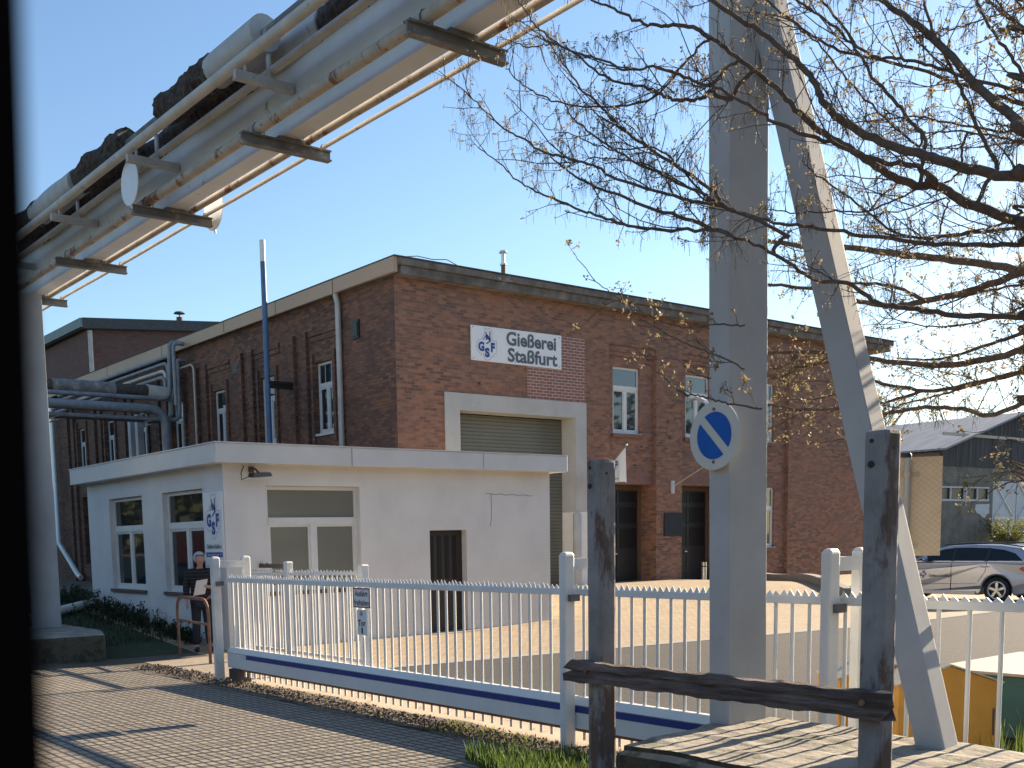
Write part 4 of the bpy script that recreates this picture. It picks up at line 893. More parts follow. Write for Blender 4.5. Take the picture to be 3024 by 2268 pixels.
nk = node((0,-.005,1.53), .05, nb_); hb = node((0,-.035,1.59), (.062,.075), nk); hm = node((0,-.025,1.66), (.088,.104), hb); ht = node((0,-.012,1.735), (.08,.092), hm)
node((0,-.128,1.645), .013, hm); node((.082,.0,1.65), .014, hm); node((-.082,.0,1.65), .014, hm)
for sx in (1, -1):
    sh_ = node((sx*.19,.01,1.425), .065, ch_); el = node((sx*.25,.03 if sx < 0 else .04,1.15), .047, sh_)
    wr = node((.13,-.22,1.165), .03, el) if sx > 0 else node((-.27,-.05,.92), .03, el)
    pm = node((.075,-.275,1.175), (.036,.02), wr) if sx > 0 else node((-.265,-.075,.845), (.036,.02), wr)
    for q in range(4):
        o_ = (q - 1.5) * .019
        if sx > 0:
            f1 = node((.03,-.30,1.195 - o_), .0095, pm); node((-.002 + abs(o_)*.2,-.292,1.188 - o_), .0085, f1)
        else:
            f1 = node((-.262,-.085 + o_,.80), .0095, pm); node((-.255,-.09 + o_,.765 + abs(o_)*.3), .0085, f1)
    if sx > 0: t1 = node((.06,-.315,1.20), .011, pm); node((.03,-.325,1.205), .009, t1)
    else: t1 = node((-.245,-.11,.83), .011, pm); node((-.235,-.125,.80), .009, t1)
    hp = node((sx*.09,.01,.90), .098, pv); kn = node((sx*.10,-.01,.50), .062, hp); an = node((sx*.115,.02,.10), .043, kn); node((sx*.125,-.05,.045), .04, an); 
skin_obj('body', V, E, Rd, MT['skin'], pe)
def cloth(name, chain, mt):
    V2 = [c[0] for c in chain]; E2 = [(c[2], i) for i, c in enumerate(chain) if c[2] is not None]
    return skin_obj(name, V2, E2, [c[1] for c in chain], mt, pe)
cloth('sweater', [((0,.01,.88),(.188,.15),None),((0,.005,1.10),(.195,.16),0),((0,.0,1.32),(.20,.152),1),((0,.01,1.47),(.12,.105),2),
    ((.195,.01,1.42),.088,2),((.255,.04,1.15),.07,4),((.15,-.20,1.163),.046,5),((-.195,.01,1.42),.088,2),((-.255,.03,1.15),.07,7),((-.262,-.04,.94),.05,8)], MT['sweater'])
cloth('trousers', [((0,.01,.95),(.165,.135),None),((.095,.01,.86),.112,0),((.105,-.005,.50),.082,1),((.118,.02,.10),.066,2),((-.095,.01,.86),.112,0),((-.105,-.005,.50),.082,4),((-.118,.02,.10),.066,5)], MT['trousers'])
for sx in (1, -1):
    mb = MB(); mb.ball((sx*.122,-.055,.045), .1, 10, 7, (.5,1.45,.5)); mb.build('shoe', MT['shoe'], pe)
    mb = MB(); mb.ball((sx*.032,-.108,1.662), .010, 8, 6, (1.3,.6,.7)); mb.build('eye', MT['black'], pe)
mb = MB(); mb.box(-.026, .026, -.1175, -.105, 1.598, 1.606); mb.build('mouth', MT['rust'], pe)
hv = MB(); hv.ball((0,.014,1.684), .1, 24, 20, (1.10,1.17,1.14)); hv = [hv]
h0 = hv[0]; fs = [f for f in h0.f if not (sum(h0.v[i][1] for i in f)/len(f) < -.025 and abs(sum(h0.v[i][0] for i in f)/len(f)) < .078 and sum(h0.v[i][2] for i in f)/len(f) < 1.728) and sum(h0.v[i][2] for i in f)/len(f) > 1.605]
hm_ = MB(); hm_.add(h0.v, fs, True); hm_.build('hair', MT['hair'], pe)
mb = MB(); mb.add([(.10,-.318,1.31),(-.10,-.335,1.285),(-.16,-.30,1.02),(.045,-.285,1.045),(.10,-.319,1.311),(-.10,-.336,1.286),(-.16,-.301,1.021),(.045,-.286,1.046)], [(0,1,2,3),(7,6,5,4)])
po = mb.build('paper_sheet', MT['paper']); po.matrix_world = pe.matrix_basis.copy() if False else Matrix.Translation(pe.location) @ Matrix.Rotation(R_(-20), 4, 'Z')
tag(po, 'sheet of white paper held by the grey-haired man', 'paper')

# ---------------------------------------------------------------- small things
hr = empty('hoop_rail', (7.8, 16.95, 0), label='rusty tubular hoop rail standing in front of the man', cat='rail')
ya_, yb_ = 16.13, 17.75; z_ = lambda y: .02
mb = MB(); mb.tube(bend([(7.70,ya_,-.05),(7.70,ya_,1.05),(7.88,yb_,1.05),(7.90,yb_+.02,-.05)], .3), .028, 8); mb.build('hoop', MT['rust'], hr)
mb = MB(); mb.tube([(7.70,ya_,.64),(7.89,yb_,.64)], .022, 8); mb.build('crossbar', MT['rust'], hr)
bp = empty('pole', (16.3, 29.35, .4), label='tall thin blue pole beside the factory side wall', cat='pole')
mb = MB(); mb.tube([(16.3,29.35,-.2),(16.3,29.35,10.3)], .085, 12); mb.build('shaft', MT['blue_pole'], bp); mb = MB(); mb.tube([(16.3,29.35,10.3),(16.3,29.35,10.92)], .0852, 12); mb.build('pale_top', MT['window_white'], bp)
mb = MB(); mb.box(16.32, 17.24, 29.24, 29.34, 6.72, 6.82); mb.box(16.32, 17.24, 29.28, 29.30, 6.6, 6.72); mb.build('wall_arm', MT['door_dark'], bp)
fl = empty('floodlight', (9.3, 17.6, 3.2), label='small black floodlight with cables under the gatehouse eave', cat='lamp')
mb = MB(); mb.hexa([(9.20,17.20,3.10),(9.58,17.20,3.13),(9.58,17.42,3.15),(9.20,17.42,3.12)], [(9.22,17.22,3.18),(9.56,17.22,3.20),(9.56,17.40,3.22),(9.22,17.40,3.20)]); mb.build('housing', MT['car_black'], fl)
mb = MB(); mb.tube([(9.36,17.3,3.2),(9.36,17.45,3.28),(9.36,17.595,3.27)], .018, 6); mb.box(9.31, 9.41, 17.57, 17.596, 3.22, 3.32); mb.build('bracket', MT['door_frame'], fl)
mb = MB(); mb.tube([(9.22,17.35,3.14),(9.12,17.5,3.08),(9.16,17.59,3.2),(9.22,17.59,3.33)], .009, 5); mb.build('cable', MT['sill'], fl)
sl = empty('wall_lamp', (28.95, 24, 6.4), label='white street-lamp head on the brick pilaster between the upper windows', cat='lamp')
mb = MB(); mb.tube([(29.35,24.0,6.34),(29.2,23.6,6.42),(29.0,23.3,6.42)], .035, 8); mb.build('arm', MT['zinc'], sl); mb = MB(); mb.hexa([(28.92,23.46,6.32),(29.12,23.46,6.32),(28.46,22.50,6.08),(28.30,22.56,6.08)], [(28.94,23.44,6.46),(29.10,23.42,6.46),(28.46,22.54,6.18),(28.34,22.58,6.18)]); mb.build('head', MT['sign_white'], sl, bevel=.02)
pl = MB(); pl.box(28.05, 28.93, 23.955, 23.995, 1.89, 2.66); po = pl.build('plaque', plain('dark_plaque', (.014,.02,.032), .8, var=.2, scale=8), bevel=.008); tag(po, 'dark blue-black plaque on the brick pilaster between the doors', 'plaque')
hk = empty('flag_bracket', (28.45, 23.95, 3.5), label='small pale flag bracket holding a slanted white rod above the plaque', cat='bracket')
mb = MB(); mb.box(28.40, 28.52, 23.93, 23.998, 3.30, 3.72); mb.build('plate', MT['shed_door'], hk); mb = MB(); mb.tube([(28.5,23.93,3.55),(28.9,23.1,4.1),(29.1,22.6,4.42)], .018, 6); mb.build('rod', MT['pale_lid'], hk)
bo = empty('light_bollard', (29.4, 23.4, .43), label='short stainless bollard light before the right-hand factory door', cat='bollard')
zb = gz(29.4, 23.4); mb = MB(); mb.tube([(29.4,23.4,zb-.05),(29.4,23.4,zb+.60)], .085, 18); mb.build('tube', MT['rim'], bo); mb = MB(); mb.tube([(29.4,23.4,zb+.44),(29.4,23.4,zb+.48)], .0865, 18); mb.build('lens_band', MT['sill'], bo)
# flag
fg = empty('flag', (24.97, 24, 3.8), label='white company flag hanging from a slanted pole beside the gate surround', cat='flag')
pa, pz_ = Vector((24.97, 23.97, 3.70)), Vector((24.97, 22.82, 4.68)); mb = MB(); mb.tube([pa, pz_], .02, 8); mb.build('pole', MT['bracket'], fg)
mb = MB(); mb.ball(pz_, .035, 8, 6); mb.build('finial', MT['sign_white'], fg)
mb = MB(); nx_, nz_ = 14, 10; vs = []
for i in range(nx_):
    t = .16 + .80 * i / (nx_ - 1); q = pa.lerp(pz_, t); b_z = 3.58 - (.04 if i == nx_-1 else 0)
    for j in range(nz_): f = j / (nz_ - 1); vs.append((q.x - .004 + .05*f*math.sin(i*1.1), q.y, q.z + (min(b_z, q.z - .05) - q.z) * f))
mb.add(vs, [(i*nz_+j, i*nz_+j+1, (i+1)*nz_+j+1, (i+1)*nz_+j) for i in range(nx_-1) for j in range(nz_-1)], True); mb.build('cloth', MT['sign_white'], fg)
for ch, y, z, w_, h_ in (('G', 23.72, 3.88, .18, .2), ('S', 23.52, 3.84, .16, .22), ('F', 23.29, 3.98, .15, .24)): text_mb(ch, w_, h_, M_left(24.91, y, z), bold=.04).build('letter', MT['sign_blue'], fg)
text_mb('Staßfurt', .30, .055, M_left(24.91, 23.38, 3.66), bold=.01).build('lettering', MT['logo_grey'], fg)
# retaining wall and odd bits
mb = MB(); n_ = 24; P0 = Vector((33.4, 23.98)); P1 = Vector((27.7, 17.0)); dr = (P1 - P0).normalized(); nn_ = Vector((-dr.y, dr.x)) * .13; lo_ = []; vs = []
for i in range(n_ + 1):
    q = P0.lerp(P1, i / n_); z = gz(q.x, q.y)
    for sgn, hh in ((1, -.15), (1, .27), (-1, .27), (-1, -.15)): vs.append((q.x + nn_.x*sgn, q.y + nn_.y*sgn, z + hh))
mb.add(vs, [(i*4+k, (i+1)*4+k, (i+1)*4+(k+1)%4, i*4+(k+1)%4) for i in range(n_) for k in range(4)] + [(0,1,2,3), (n_*4+3, n_*4+2, n_*4+1, n_*4)])
o = mb.build('retaining_wall', MT['concrete_frame'] if False else MT['kerb_slab']); tag(o, 'low grey retaining wall running out from the factory front', 'wall')
mb = MB(); mb.tube([(6.6,24.2,.55),(8.78,27.0,.62)] if False else [(5.2,20.9,.42),(8.75,24.0,.72)], .10, 12); o = mb.build('drain_pipe', MT['window_white']); tag(o, 'pale pipe lying on the grass between the left column and gatehouse', 'pipe')
db = empty('waste_bin', (31.4, 18.2, 0), label='dark waste bin seen between the white gate posts before the factory', cat='bin')
mb = MB(); mb.hexa([(30.9,17.8,.1),(31.9,17.8,.1),(31.9,18.7,.1),(30.9,18.7,.1)], [(30.85,17.7,1.15),(31.95,17.7,1.15),(31.95,18.8,1.15),(30.85,18.8,1.15)]); mb.build('body', plain('dark_bin', (.016,.024,.022), .5), db, bevel=.02); mb = MB(); mb.box(30.8, 32.0, 17.65, 18.85, 1.152, 1.22); mb.build('lid', MT['car_black'], db, bevel=.02)
LIMBS=[
([(6.29,2.89,4.08),(6.28,3.12,4.34),(6.28,3.37,4.67),(6.26,3.53,4.84),(6.23,3.7,5.02),(6.21,3.87,5.2)],0.0292,0.0161,0,1),
([(6.46,2.94,3.61),(6.25,3.16,3.74),(6.15,3.27,3.84),(6.04,3.38,3.87),(5.93,3.49,3.95),(5.81,3.63,4.09),(5.71,3.75,4.2),(5.63,3.85,4.33),(5.55,3.95,4.47),(5.42,4.11,4.66),(5.32,4.21,4.77)],0.0321,0.0147,0,1),
([(5.32,4.21,4.77),(5.27,4.31,4.85),(5.17,4.43,4.88),(5.1,4.53,4.91),(5.0,4.67,5.02),(4.93,4.78,5.09),(4.86,4.87,5.16)],0.0147,0.006,0,0),
([(6.05,2.77,3.74),(5.88,2.98,3.81),(5.75,3.14,3.9),(5.61,3.31,3.98),(5.49,3.49,4.14),(5.45,3.55,4.23),(5.43,3.62,4.37),(5.38,3.72,4.51),(5.27,3.88,4.69),(5.14,4.07,4.87),(5.05,4.2,5.01)],0.0318,0.0132,0,1),
([(5.98,3.21,3.83),(5.93,3.28,3.91),(5.78,3.44,3.96),(5.66,3.59,4.06),(5.56,3.7,4.12),(5.43,3.85,4.22),(5.34,3.97,4.33),(5.22,4.13,4.46)],0.0186,0.0115,0,0),
([(5.22,4.13,4.46),(5.13,4.25,4.53),(5.04,4.37,4.6),(4.94,4.5,4.6),(4.85,4.63,4.69),(4.75,4.77,4.76),(4.66,4.91,4.89),(4.62,5.0,5.02),(4.6,5.06,5.11)],0.0115,0.005,0,0),
([(5.38,4.13,4.42),(5.33,4.21,4.48),(5.3,4.25,4.45),(5.24,4.33,4.45),(5.2,4.4,4.47),(5.15,4.47,4.52),(5.11,4.54,4.57),(5.02,4.68,4.62),(4.96,4.8,4.72),(4.9,4.92,4.85),(4.83,5.03,4.91),(4.75,5.13,4.91),(4.69,5.22,4.96)],0.0166,0.0042,0,0),
([(5.21,4.52,4.53),(5.11,4.66,4.5),(4.99,4.83,4.52),(4.87,5.02,4.58),(4.78,5.17,4.69),(4.74,5.26,4.78),(4.72,5.31,4.85)],0.0091,0.0042,0,0),
([(5.48,3.8,3.61),(5.38,4.01,3.75),(5.29,4.18,3.87),(5.18,4.38,4.01),(5.07,4.61,4.17),(4.98,4.79,4.33),(4.92,4.94,4.49),(4.91,5.01,4.61)],0.0144,0.0052,0,0),
([(5.39,4.16,3.88),(5.36,4.23,3.94),(5.26,4.45,4.14),(5.18,4.6,4.27),(5.1,4.76,4.43),(5.08,4.85,4.55),(5.02,4.98,4.7),(4.99,5.1,4.88),(4.95,5.23,5.06),(4.88,5.36,5.18)],0.0129,0.0043,0,0),
([(5.25,4.13,3.83),(5.17,4.26,3.86),(5.08,4.4,3.93),(4.97,4.58,4.02),(4.88,4.73,4.13),(4.81,4.84,4.19),(4.71,4.98,4.25),(4.65,5.1,4.35),(4.59,5.19,4.42),(4.54,5.31,4.55),(4.5,5.4,4.66),(4.5,5.47,4.81)],0.0117,0.0042,0,0),
([(5.31,4.06,3.63),(5.2,4.29,3.77),(5.08,4.51,3.88),(4.97,4.7,3.99),(4.89,4.85,4.09),(4.84,4.97,4.2),(4.82,5.03,4.26)],0.0137,0.0052,0,0),
([(5.23,4.12,3.64),(5.12,4.33,3.7),(5.02,4.52,3.75),(4.93,4.71,3.84),(4.85,4.88,3.93),(4.77,5.04,4.03),(4.71,5.17,4.12),(4.66,5.31,4.26),(4.61,5.46,4.39)],0.0117,0.0043,0,0),
([(5.19,4.61,4.16),(5.02,4.8,4.22),(4.9,4.93,4.2),(4.86,4.98,4.25),(4.82,5.03,4.27)],0.0061,0.0031,0,0),
([(5.26,4.56,4.25),(5.1,4.73,4.26),(5.0,4.84,4.31),(4.91,4.94,4.38),(4.82,5.03,4.41),(4.78,5.08,4.46)],0.0072,0.0031,0,0),
([(6.41,2.9,3.09),(6.14,3.16,3.12),(5.98,3.33,3.17),(5.85,3.46,3.21),(5.76,3.56,3.32),(5.63,3.7,3.36),(5.5,3.84,3.48),(5.4,3.96,3.58),(5.23,4.13,3.68)],0.0189,0.0107,0,1),
([(6.55,2.98,3.52),(6.28,3.25,3.54),(6.11,3.41,3.57),(5.89,3.64,3.64),(5.69,3.83,3.69),(5.51,4.01,3.75),(5.33,4.21,3.86)],0.0163,0.0099,0,1),
([(8.79,4.0,3.87),(8.51,4.4,4.0),(8.27,4.73,4.08),(8.08,4.98,4.16),(7.89,5.24,4.19),(7.69,5.5,4.27),(7.42,5.86,4.35)],0.0362,0.0194,0,1),
([(9.01,4.09,3.91),(8.76,4.4,3.79),(8.57,4.65,3.74),(8.4,4.85,3.72),(8.24,5.07,3.79),(8.08,5.3,3.9),(7.84,5.61,3.97)],0.0344,0.0168,0,1),
([(8.47,4.6,3.76),(8.38,4.78,3.85),(8.2,5.07,3.92),(8.03,5.33,3.92)],0.0187,0.0097,0,0),
([(8.85,4.0,3.28),(8.57,4.4,3.21),(8.35,4.75,3.26),(8.08,5.15,3.37),(7.79,5.56,3.41)],0.0314,0.0182,0,1),
([(9.04,4.08,3.15),(8.8,4.39,3.07),(8.6,4.64,3.04),(8.38,4.95,3.14),(8.2,5.21,3.31),(8.01,5.44,3.29),(7.87,5.61,3.29)],0.0214,0.0099,0,1),
([(8.6,3.87,2.86),(8.49,4.07,2.78),(8.4,4.24,2.84),(8.27,4.46,2.87),(8.1,4.74,2.84),(8.01,4.91,2.88),(7.97,4.97,2.9),(7.82,5.22,2.91),(7.67,5.47,2.97)],0.0217,0.0139,0,1),
([(8.51,4.59,3.02),(8.4,4.89,2.96),(8.32,5.1,2.97)],0.0163,0.0112,0,0),
([(7.83,5.21,2.91),(7.82,5.25,2.9),(7.79,5.34,2.85),(7.78,5.39,2.82),(7.74,5.52,2.79)],0.0096,0.0056,0,0),
([(7.8,5.29,3.25),(7.8,5.34,3.22),(7.79,5.41,3.2),(7.78,5.54,3.19)],0.0082,0.0056,0,0),
([(8.04,5.11,3.28),(7.97,5.23,3.28),(7.9,5.36,3.27),(7.83,5.47,3.28),(7.78,5.55,3.27)],0.0082,0.0056,0,0),
([(7.92,5.27,2.92),(7.91,5.29,3.01),(7.91,5.31,3.09),(7.9,5.32,3.15),(7.89,5.33,3.18)],0.0055,0.0042,1,0),
([(8.09,4.98,2.67),(8.02,5.07,2.66),(7.92,5.18,2.65),(7.85,5.26,2.65),(7.8,5.32,2.67)],0.0069,0.0042,1,0),
([(8.06,5.05,3.05),(7.97,5.16,3.01),(7.88,5.27,3.0),(7.81,5.35,3.01),(7.78,5.4,3.04)],0.0082,0.0042,1,0),
([(8.05,5.07,3.12),(7.97,5.19,3.14),(7.9,5.28,3.15),(7.85,5.36,3.15)],0.0069,0.0042,1,0),
([(5.12,4.2,2.73),(5.09,4.29,2.81),(5.08,4.35,2.87),(5.06,4.4,2.9)],0.0079,0.004,1,0),
([(5.37,3.87,2.64),(5.26,4.02,2.68),(5.2,4.1,2.71),(5.16,4.15,2.73),(5.12,4.2,2.74)],0.0068,0.006,1,0),
([(5.31,3.95,2.87),(5.25,4.09,2.96),(5.17,4.22,3.03),(5.1,4.36,3.12),(5.04,4.49,3.22),(4.98,4.63,3.36),(4.93,4.75,3.47),(4.89,4.88,3.64)],0.0059,0.0031,1,0),
([(5.42,4.03,3.14),(5.32,4.19,3.16),(5.21,4.36,3.17),(5.11,4.53,3.27),(5.05,4.64,3.37),(4.94,4.79,3.28)],0.006,0.0031,1,0),
([(5.24,4.13,2.84),(5.21,4.2,2.86),(5.19,4.26,2.9),(5.18,4.33,2.97),(5.14,4.4,2.98),(5.09,4.51,2.99)],0.005,0.0031,1,0),
([(6.26,3.01,3.9),(6.28,3.11,4.09),(6.31,3.21,4.3),(6.33,3.31,4.51),(6.34,3.43,4.75),(6.38,3.53,4.99),(6.4,3.58,5.11)],0.0149,0.0099,0,0),
([(6.16,3.37,4.14),(6.15,3.45,4.24),(6.14,3.55,4.39),(6.12,3.66,4.53),(6.12,3.77,4.72),(6.11,3.89,4.93),(6.1,4.01,5.1),(6.09,4.08,5.21)],0.0144,0.0092,0,0),
([(6.52,3.0,4.34),(6.39,3.25,4.46),(6.29,3.45,4.59),(6.21,3.59,4.65),(6.14,3.72,4.7),(6.1,3.83,4.82),(6.04,3.97,4.98),(5.99,4.09,5.09),(5.95,4.18,5.2)],0.0113,0.0092,0,1),
([(6.53,3.01,4.43),(6.57,3.1,4.57),(6.64,3.27,4.82),(6.71,3.38,5.02),(6.75,3.45,5.14)],0.0113,0.0091,0,1),
([(6.55,3.03,4.69),(6.64,3.18,4.85),(6.71,3.32,5.0),(6.78,3.43,5.13)],0.0132,0.0101,0,1),
([(6.73,3.1,4.35),(6.61,3.28,4.45),(6.44,3.53,4.61),(6.3,3.73,4.71),(6.16,3.92,4.8),(6.04,4.1,4.96),(5.96,4.25,5.12),(5.9,4.35,5.23)],0.0117,0.0094,0,1),
([(6.32,3.5,4.16),(6.25,3.64,4.32),(6.16,3.82,4.56),(6.08,3.99,4.82),(6.01,4.1,4.95)],0.0099,0.0061,0,0),
([(7.0,3.24,5.0),(6.87,3.42,4.97),(6.78,3.55,4.94),(6.73,3.62,4.92),(6.65,3.75,5.0)],0.006,0.0042,0,1),
([(6.93,3.18,4.26),(6.83,3.38,4.32),(6.72,3.59,4.41),(6.63,3.74,4.46),(6.47,4.01,4.48),(6.41,4.12,4.51)],0.0091,0.0054,0,1),
([(6.6,3.03,4.09),(6.52,3.31,4.22),(6.44,3.53,4.27),(6.36,3.75,4.36)],0.0077,0.0041,0,1),
([(6.58,3.41,4.01),(6.49,3.63,3.96),(6.39,3.85,3.89),(6.3,4.02,3.92),(6.2,4.23,3.94),(6.13,4.38,3.99)],0.0091,0.0054,0,0),
([(6.73,3.54,3.94),(6.62,3.79,3.91),(6.51,4.02,3.93),(6.47,4.12,3.98)],0.0073,0.0043,0,0),
([(6.78,3.09,3.67),(6.65,3.27,3.67),(6.52,3.46,3.66),(6.38,3.65,3.71),(6.31,3.8,3.86),(6.22,3.98,4.04),(6.16,4.1,4.16),(6.14,4.15,4.23)],0.0119,0.0053,0,1),
([(6.5,3.73,4.05),(6.41,3.96,4.13),(6.34,4.12,4.16)],0.0062,0.0043,0,0),
([(7.11,3.25,3.85),(7.03,3.37,3.79),(6.95,3.51,3.77),(6.82,3.71,3.77),(6.69,3.93,3.8)],0.0094,0.0054,0,1),
([(9.0,4.09,3.81),(8.83,4.33,3.78),(8.66,4.58,3.7)],0.0119,0.0081,0,1),
([(8.97,4.06,3.44),(8.8,4.29,3.35),(8.62,4.54,3.28),(8.45,4.81,3.31)],0.0185,0.0096,0,1),
([(8.98,4.07,3.64),(8.78,4.35,3.54),(8.56,4.64,3.55),(8.38,4.9,3.64)],0.0106,0.0055,0,1),
([(6.01,3.47,3.19),(6.1,3.5,3.42),(6.18,3.53,3.61)],0.0049,0.004,0,0),
([(6.33,2.83,2.19),(6.39,3.0,2.16),(6.44,3.12,2.1)],0.0057,0.003,1,1),
([(6.44,2.89,2.26),(6.44,3.0,2.24),(6.44,3.14,2.23)],0.0048,0.003,1,1),
([(6.46,2.9,2.4),(6.47,3.02,2.45),(6.48,3.15,2.49)],0.0048,0.003,1,1),
([(9.04,4.08,3.14),(8.86,4.32,3.08),(8.71,4.51,3.02),(8.58,4.67,2.97),(8.47,4.8,2.93),(8.39,4.9,2.83)],0.0134,0.0069,0,1),
]
# ---------------------------------------------------------------- vegetation
class Fast:
    """quick mesh from numpy quads / triangles"""
    def __init__(s): s.V = []; s.F = []; s.n = 0
    def quads(s, A):     # A: (k,4,3)
        A = np.asarray(A, float); k = len(A); s.V.append(A.reshape(-1, 3)); s.F.append(np.arange(s.n, s.n + 4*k).reshape(-1, 4)); s.n += 4*k
    def tube(s, P, R, seg=3):
        P = np.asarray(P, float); n = len(P); T = np.gradient(P, axis=0); T /= np.linalg.norm(T, axis=1)[:, None] + 1e-9
        a = np.array([0, 0, 1.]) if abs(T[0, 2]) < .8 else np.array([1., 0, 0])
        U = np.cross(T, a); U /= np.linalg.norm(U, axis=1)[:, None] + 1e-9; B = np.cross(T, U)
        ang = 2*np.pi*np.arange(seg)/seg; R = np.broadcast_to(R, (n,))
        V = P[:, None] + R[:, None, None] * (U[:, None]*np.cos(ang)[None, :, None] + B[:, None]*np.sin(ang)[None, :, None])
        s.V.append(V.reshape(-1, 3)); i = np.arange(n-1)[:, None]*seg; k = np.arange(seg)[None]; k2 = (k+1) % seg
        s.F.append(np.stack([i+k, i+k2, i+seg+k2, i+seg+k], -1).reshape(-1, 4) + s.n); s.n += n*seg
    def build(s, name, m_, parent=None, smooth=False):
        V = np.concatenate(s.V); F = np.concatenate(s.F).astype(np.int32); me = bpy.data.meshes.new(name)
        me.vertices.add(len(V)); me.vertices.foreach_set('co', V.ravel()); me.loops.add(F.size); me.loops.foreach_set('vertex_index', F.ravel())
        me.polygons.add(len(F)); me.polygons.foreach_set('loop_start', np.arange(0, F.size, 4, dtype=np.int32)); me.polygons.foreach_set('loop_total', np.full(len(F), 4, np.int32))
        me.polygons.foreach_set('use_smooth', np.full(len(F), smooth)); me.materials.append(m_); me.update(); me.validate()
        o = link(bpy.data.objects.new(name, me))
        if parent: o.parent = parent; o.matrix_parent_inverse = Matrix.Translation(-Vector(parent.location))
        return o
def leafquads(C, size, asp=.55):
    C = np.asarray(C, float); k = len(C); a = rng.normal(size=(k, 3)); a /= np.linalg.norm(a, axis=1)[:, None]
    b = np.cross(a, rng.normal(size=(k, 3))); b /= np.linalg.norm(b, axis=1)[:, None]
    s_ = np.broadcast_to(size, (k,))[:, None]; a = a*s_; b = b*s_*asp
    return np.stack([C - a*.0, C + a*.5 + b*.5, C + a, C + a*.5 - b*.5], 1)
def catmull(p, n=6):
    p = np.asarray(p, float); out = []
    for i in range(len(p)-1):
        p0 = p[max(i-1, 0)]; p1 = p[i]; p2 = p[i+1]; p3 = p[min(i+2, len(p)-1)]
        for t in np.linspace(0, 1, n, endpoint=False): out.append(.5*(2*p1 + (p2-p0)*t + (2*p0-5*p1+4*p2-p3)*t*t + (3*p1-p0-3*p2+p3)*t**3))
    out.append(p[-1]); return np.array(out)
tr = empty('budding_tree', (9.2, 1.3, 0), label='budding tree whose dark branches reach across the upper right sky', cat='tree')
trunk = Fast(); limbs = Fast(); twigs = Fast(); buds = Fast(); strings = Fast()
tbase = np.array([9.2, 1.3, -.1])
TP = np.array([tbase, [9.15,1.35,1.2], [9.1,1.4,2.4], [9.2,1.35,3.6], [9.15,1.45,4.8], [9.3,1.4,6.2], [9.3,1.5,7.6]]); trunk.tube(catmull(TP, 5), np.linspace(.24, .08, 31), 12)
qs_b = []; 
def twig(p, d, L, r, depth, yellow):
    d = d/np.linalg.norm(d); k = 5; pts = [p]; cur = d.copy()
    up = rng.uniform(-.02, .34)
    for i in range(k-1):
        cur = cur + np.array([0, 0, up]) * .35 + rng.normal(size=3)*.13; cur /= np.linalg.norm(cur); pts.append(pts[-1] + cur*L/(k-1))
    pts = np.array(pts); twigs.tube(pts, np.linspace(r, r*.45, k), 3)
    tip = pts[-1]; nb = 5 if yellow else 4
    sz = rng.uniform(.018, .034) if yellow else rng.uniform(.011, .022)
    C = tip + rng.normal(size=(nb, 3))*sz*.30; qs_b.append((C, sz))
    for q in pts[1:-1]:
        if rng.random() < .45: qs_b.append((q + rng.normal(size=(2, 3))*.004, sz*.6))
    if not yellow:
        for _ in range(rng.integers(2, 6)):
            q = pts[rng.integers(1, k)]; l = rng.uniform(.03, .085); dx = rng.normal(size=3)*.3; dx[2] = 0
            strings.tube(np.array([q, q + dx*l*.5 + [0,0,-l*.25], q + dx*l*.8 + [0,0,-l]]), .00085, 3)
    if depth > 0 and L > .09:
        for _ in range(rng.integers(1, 4)):
            i = rng.integers(1, k-1); dd = cur*.5 + rng.normal(size=3)*.6; twig(pts[i], dd, L*rng.uniform(.35, .6), r*.65, depth-1, yellow)
ROOTP = np.concatenate([catmull(l[0], 6) for l in LIMBS if l[4]])
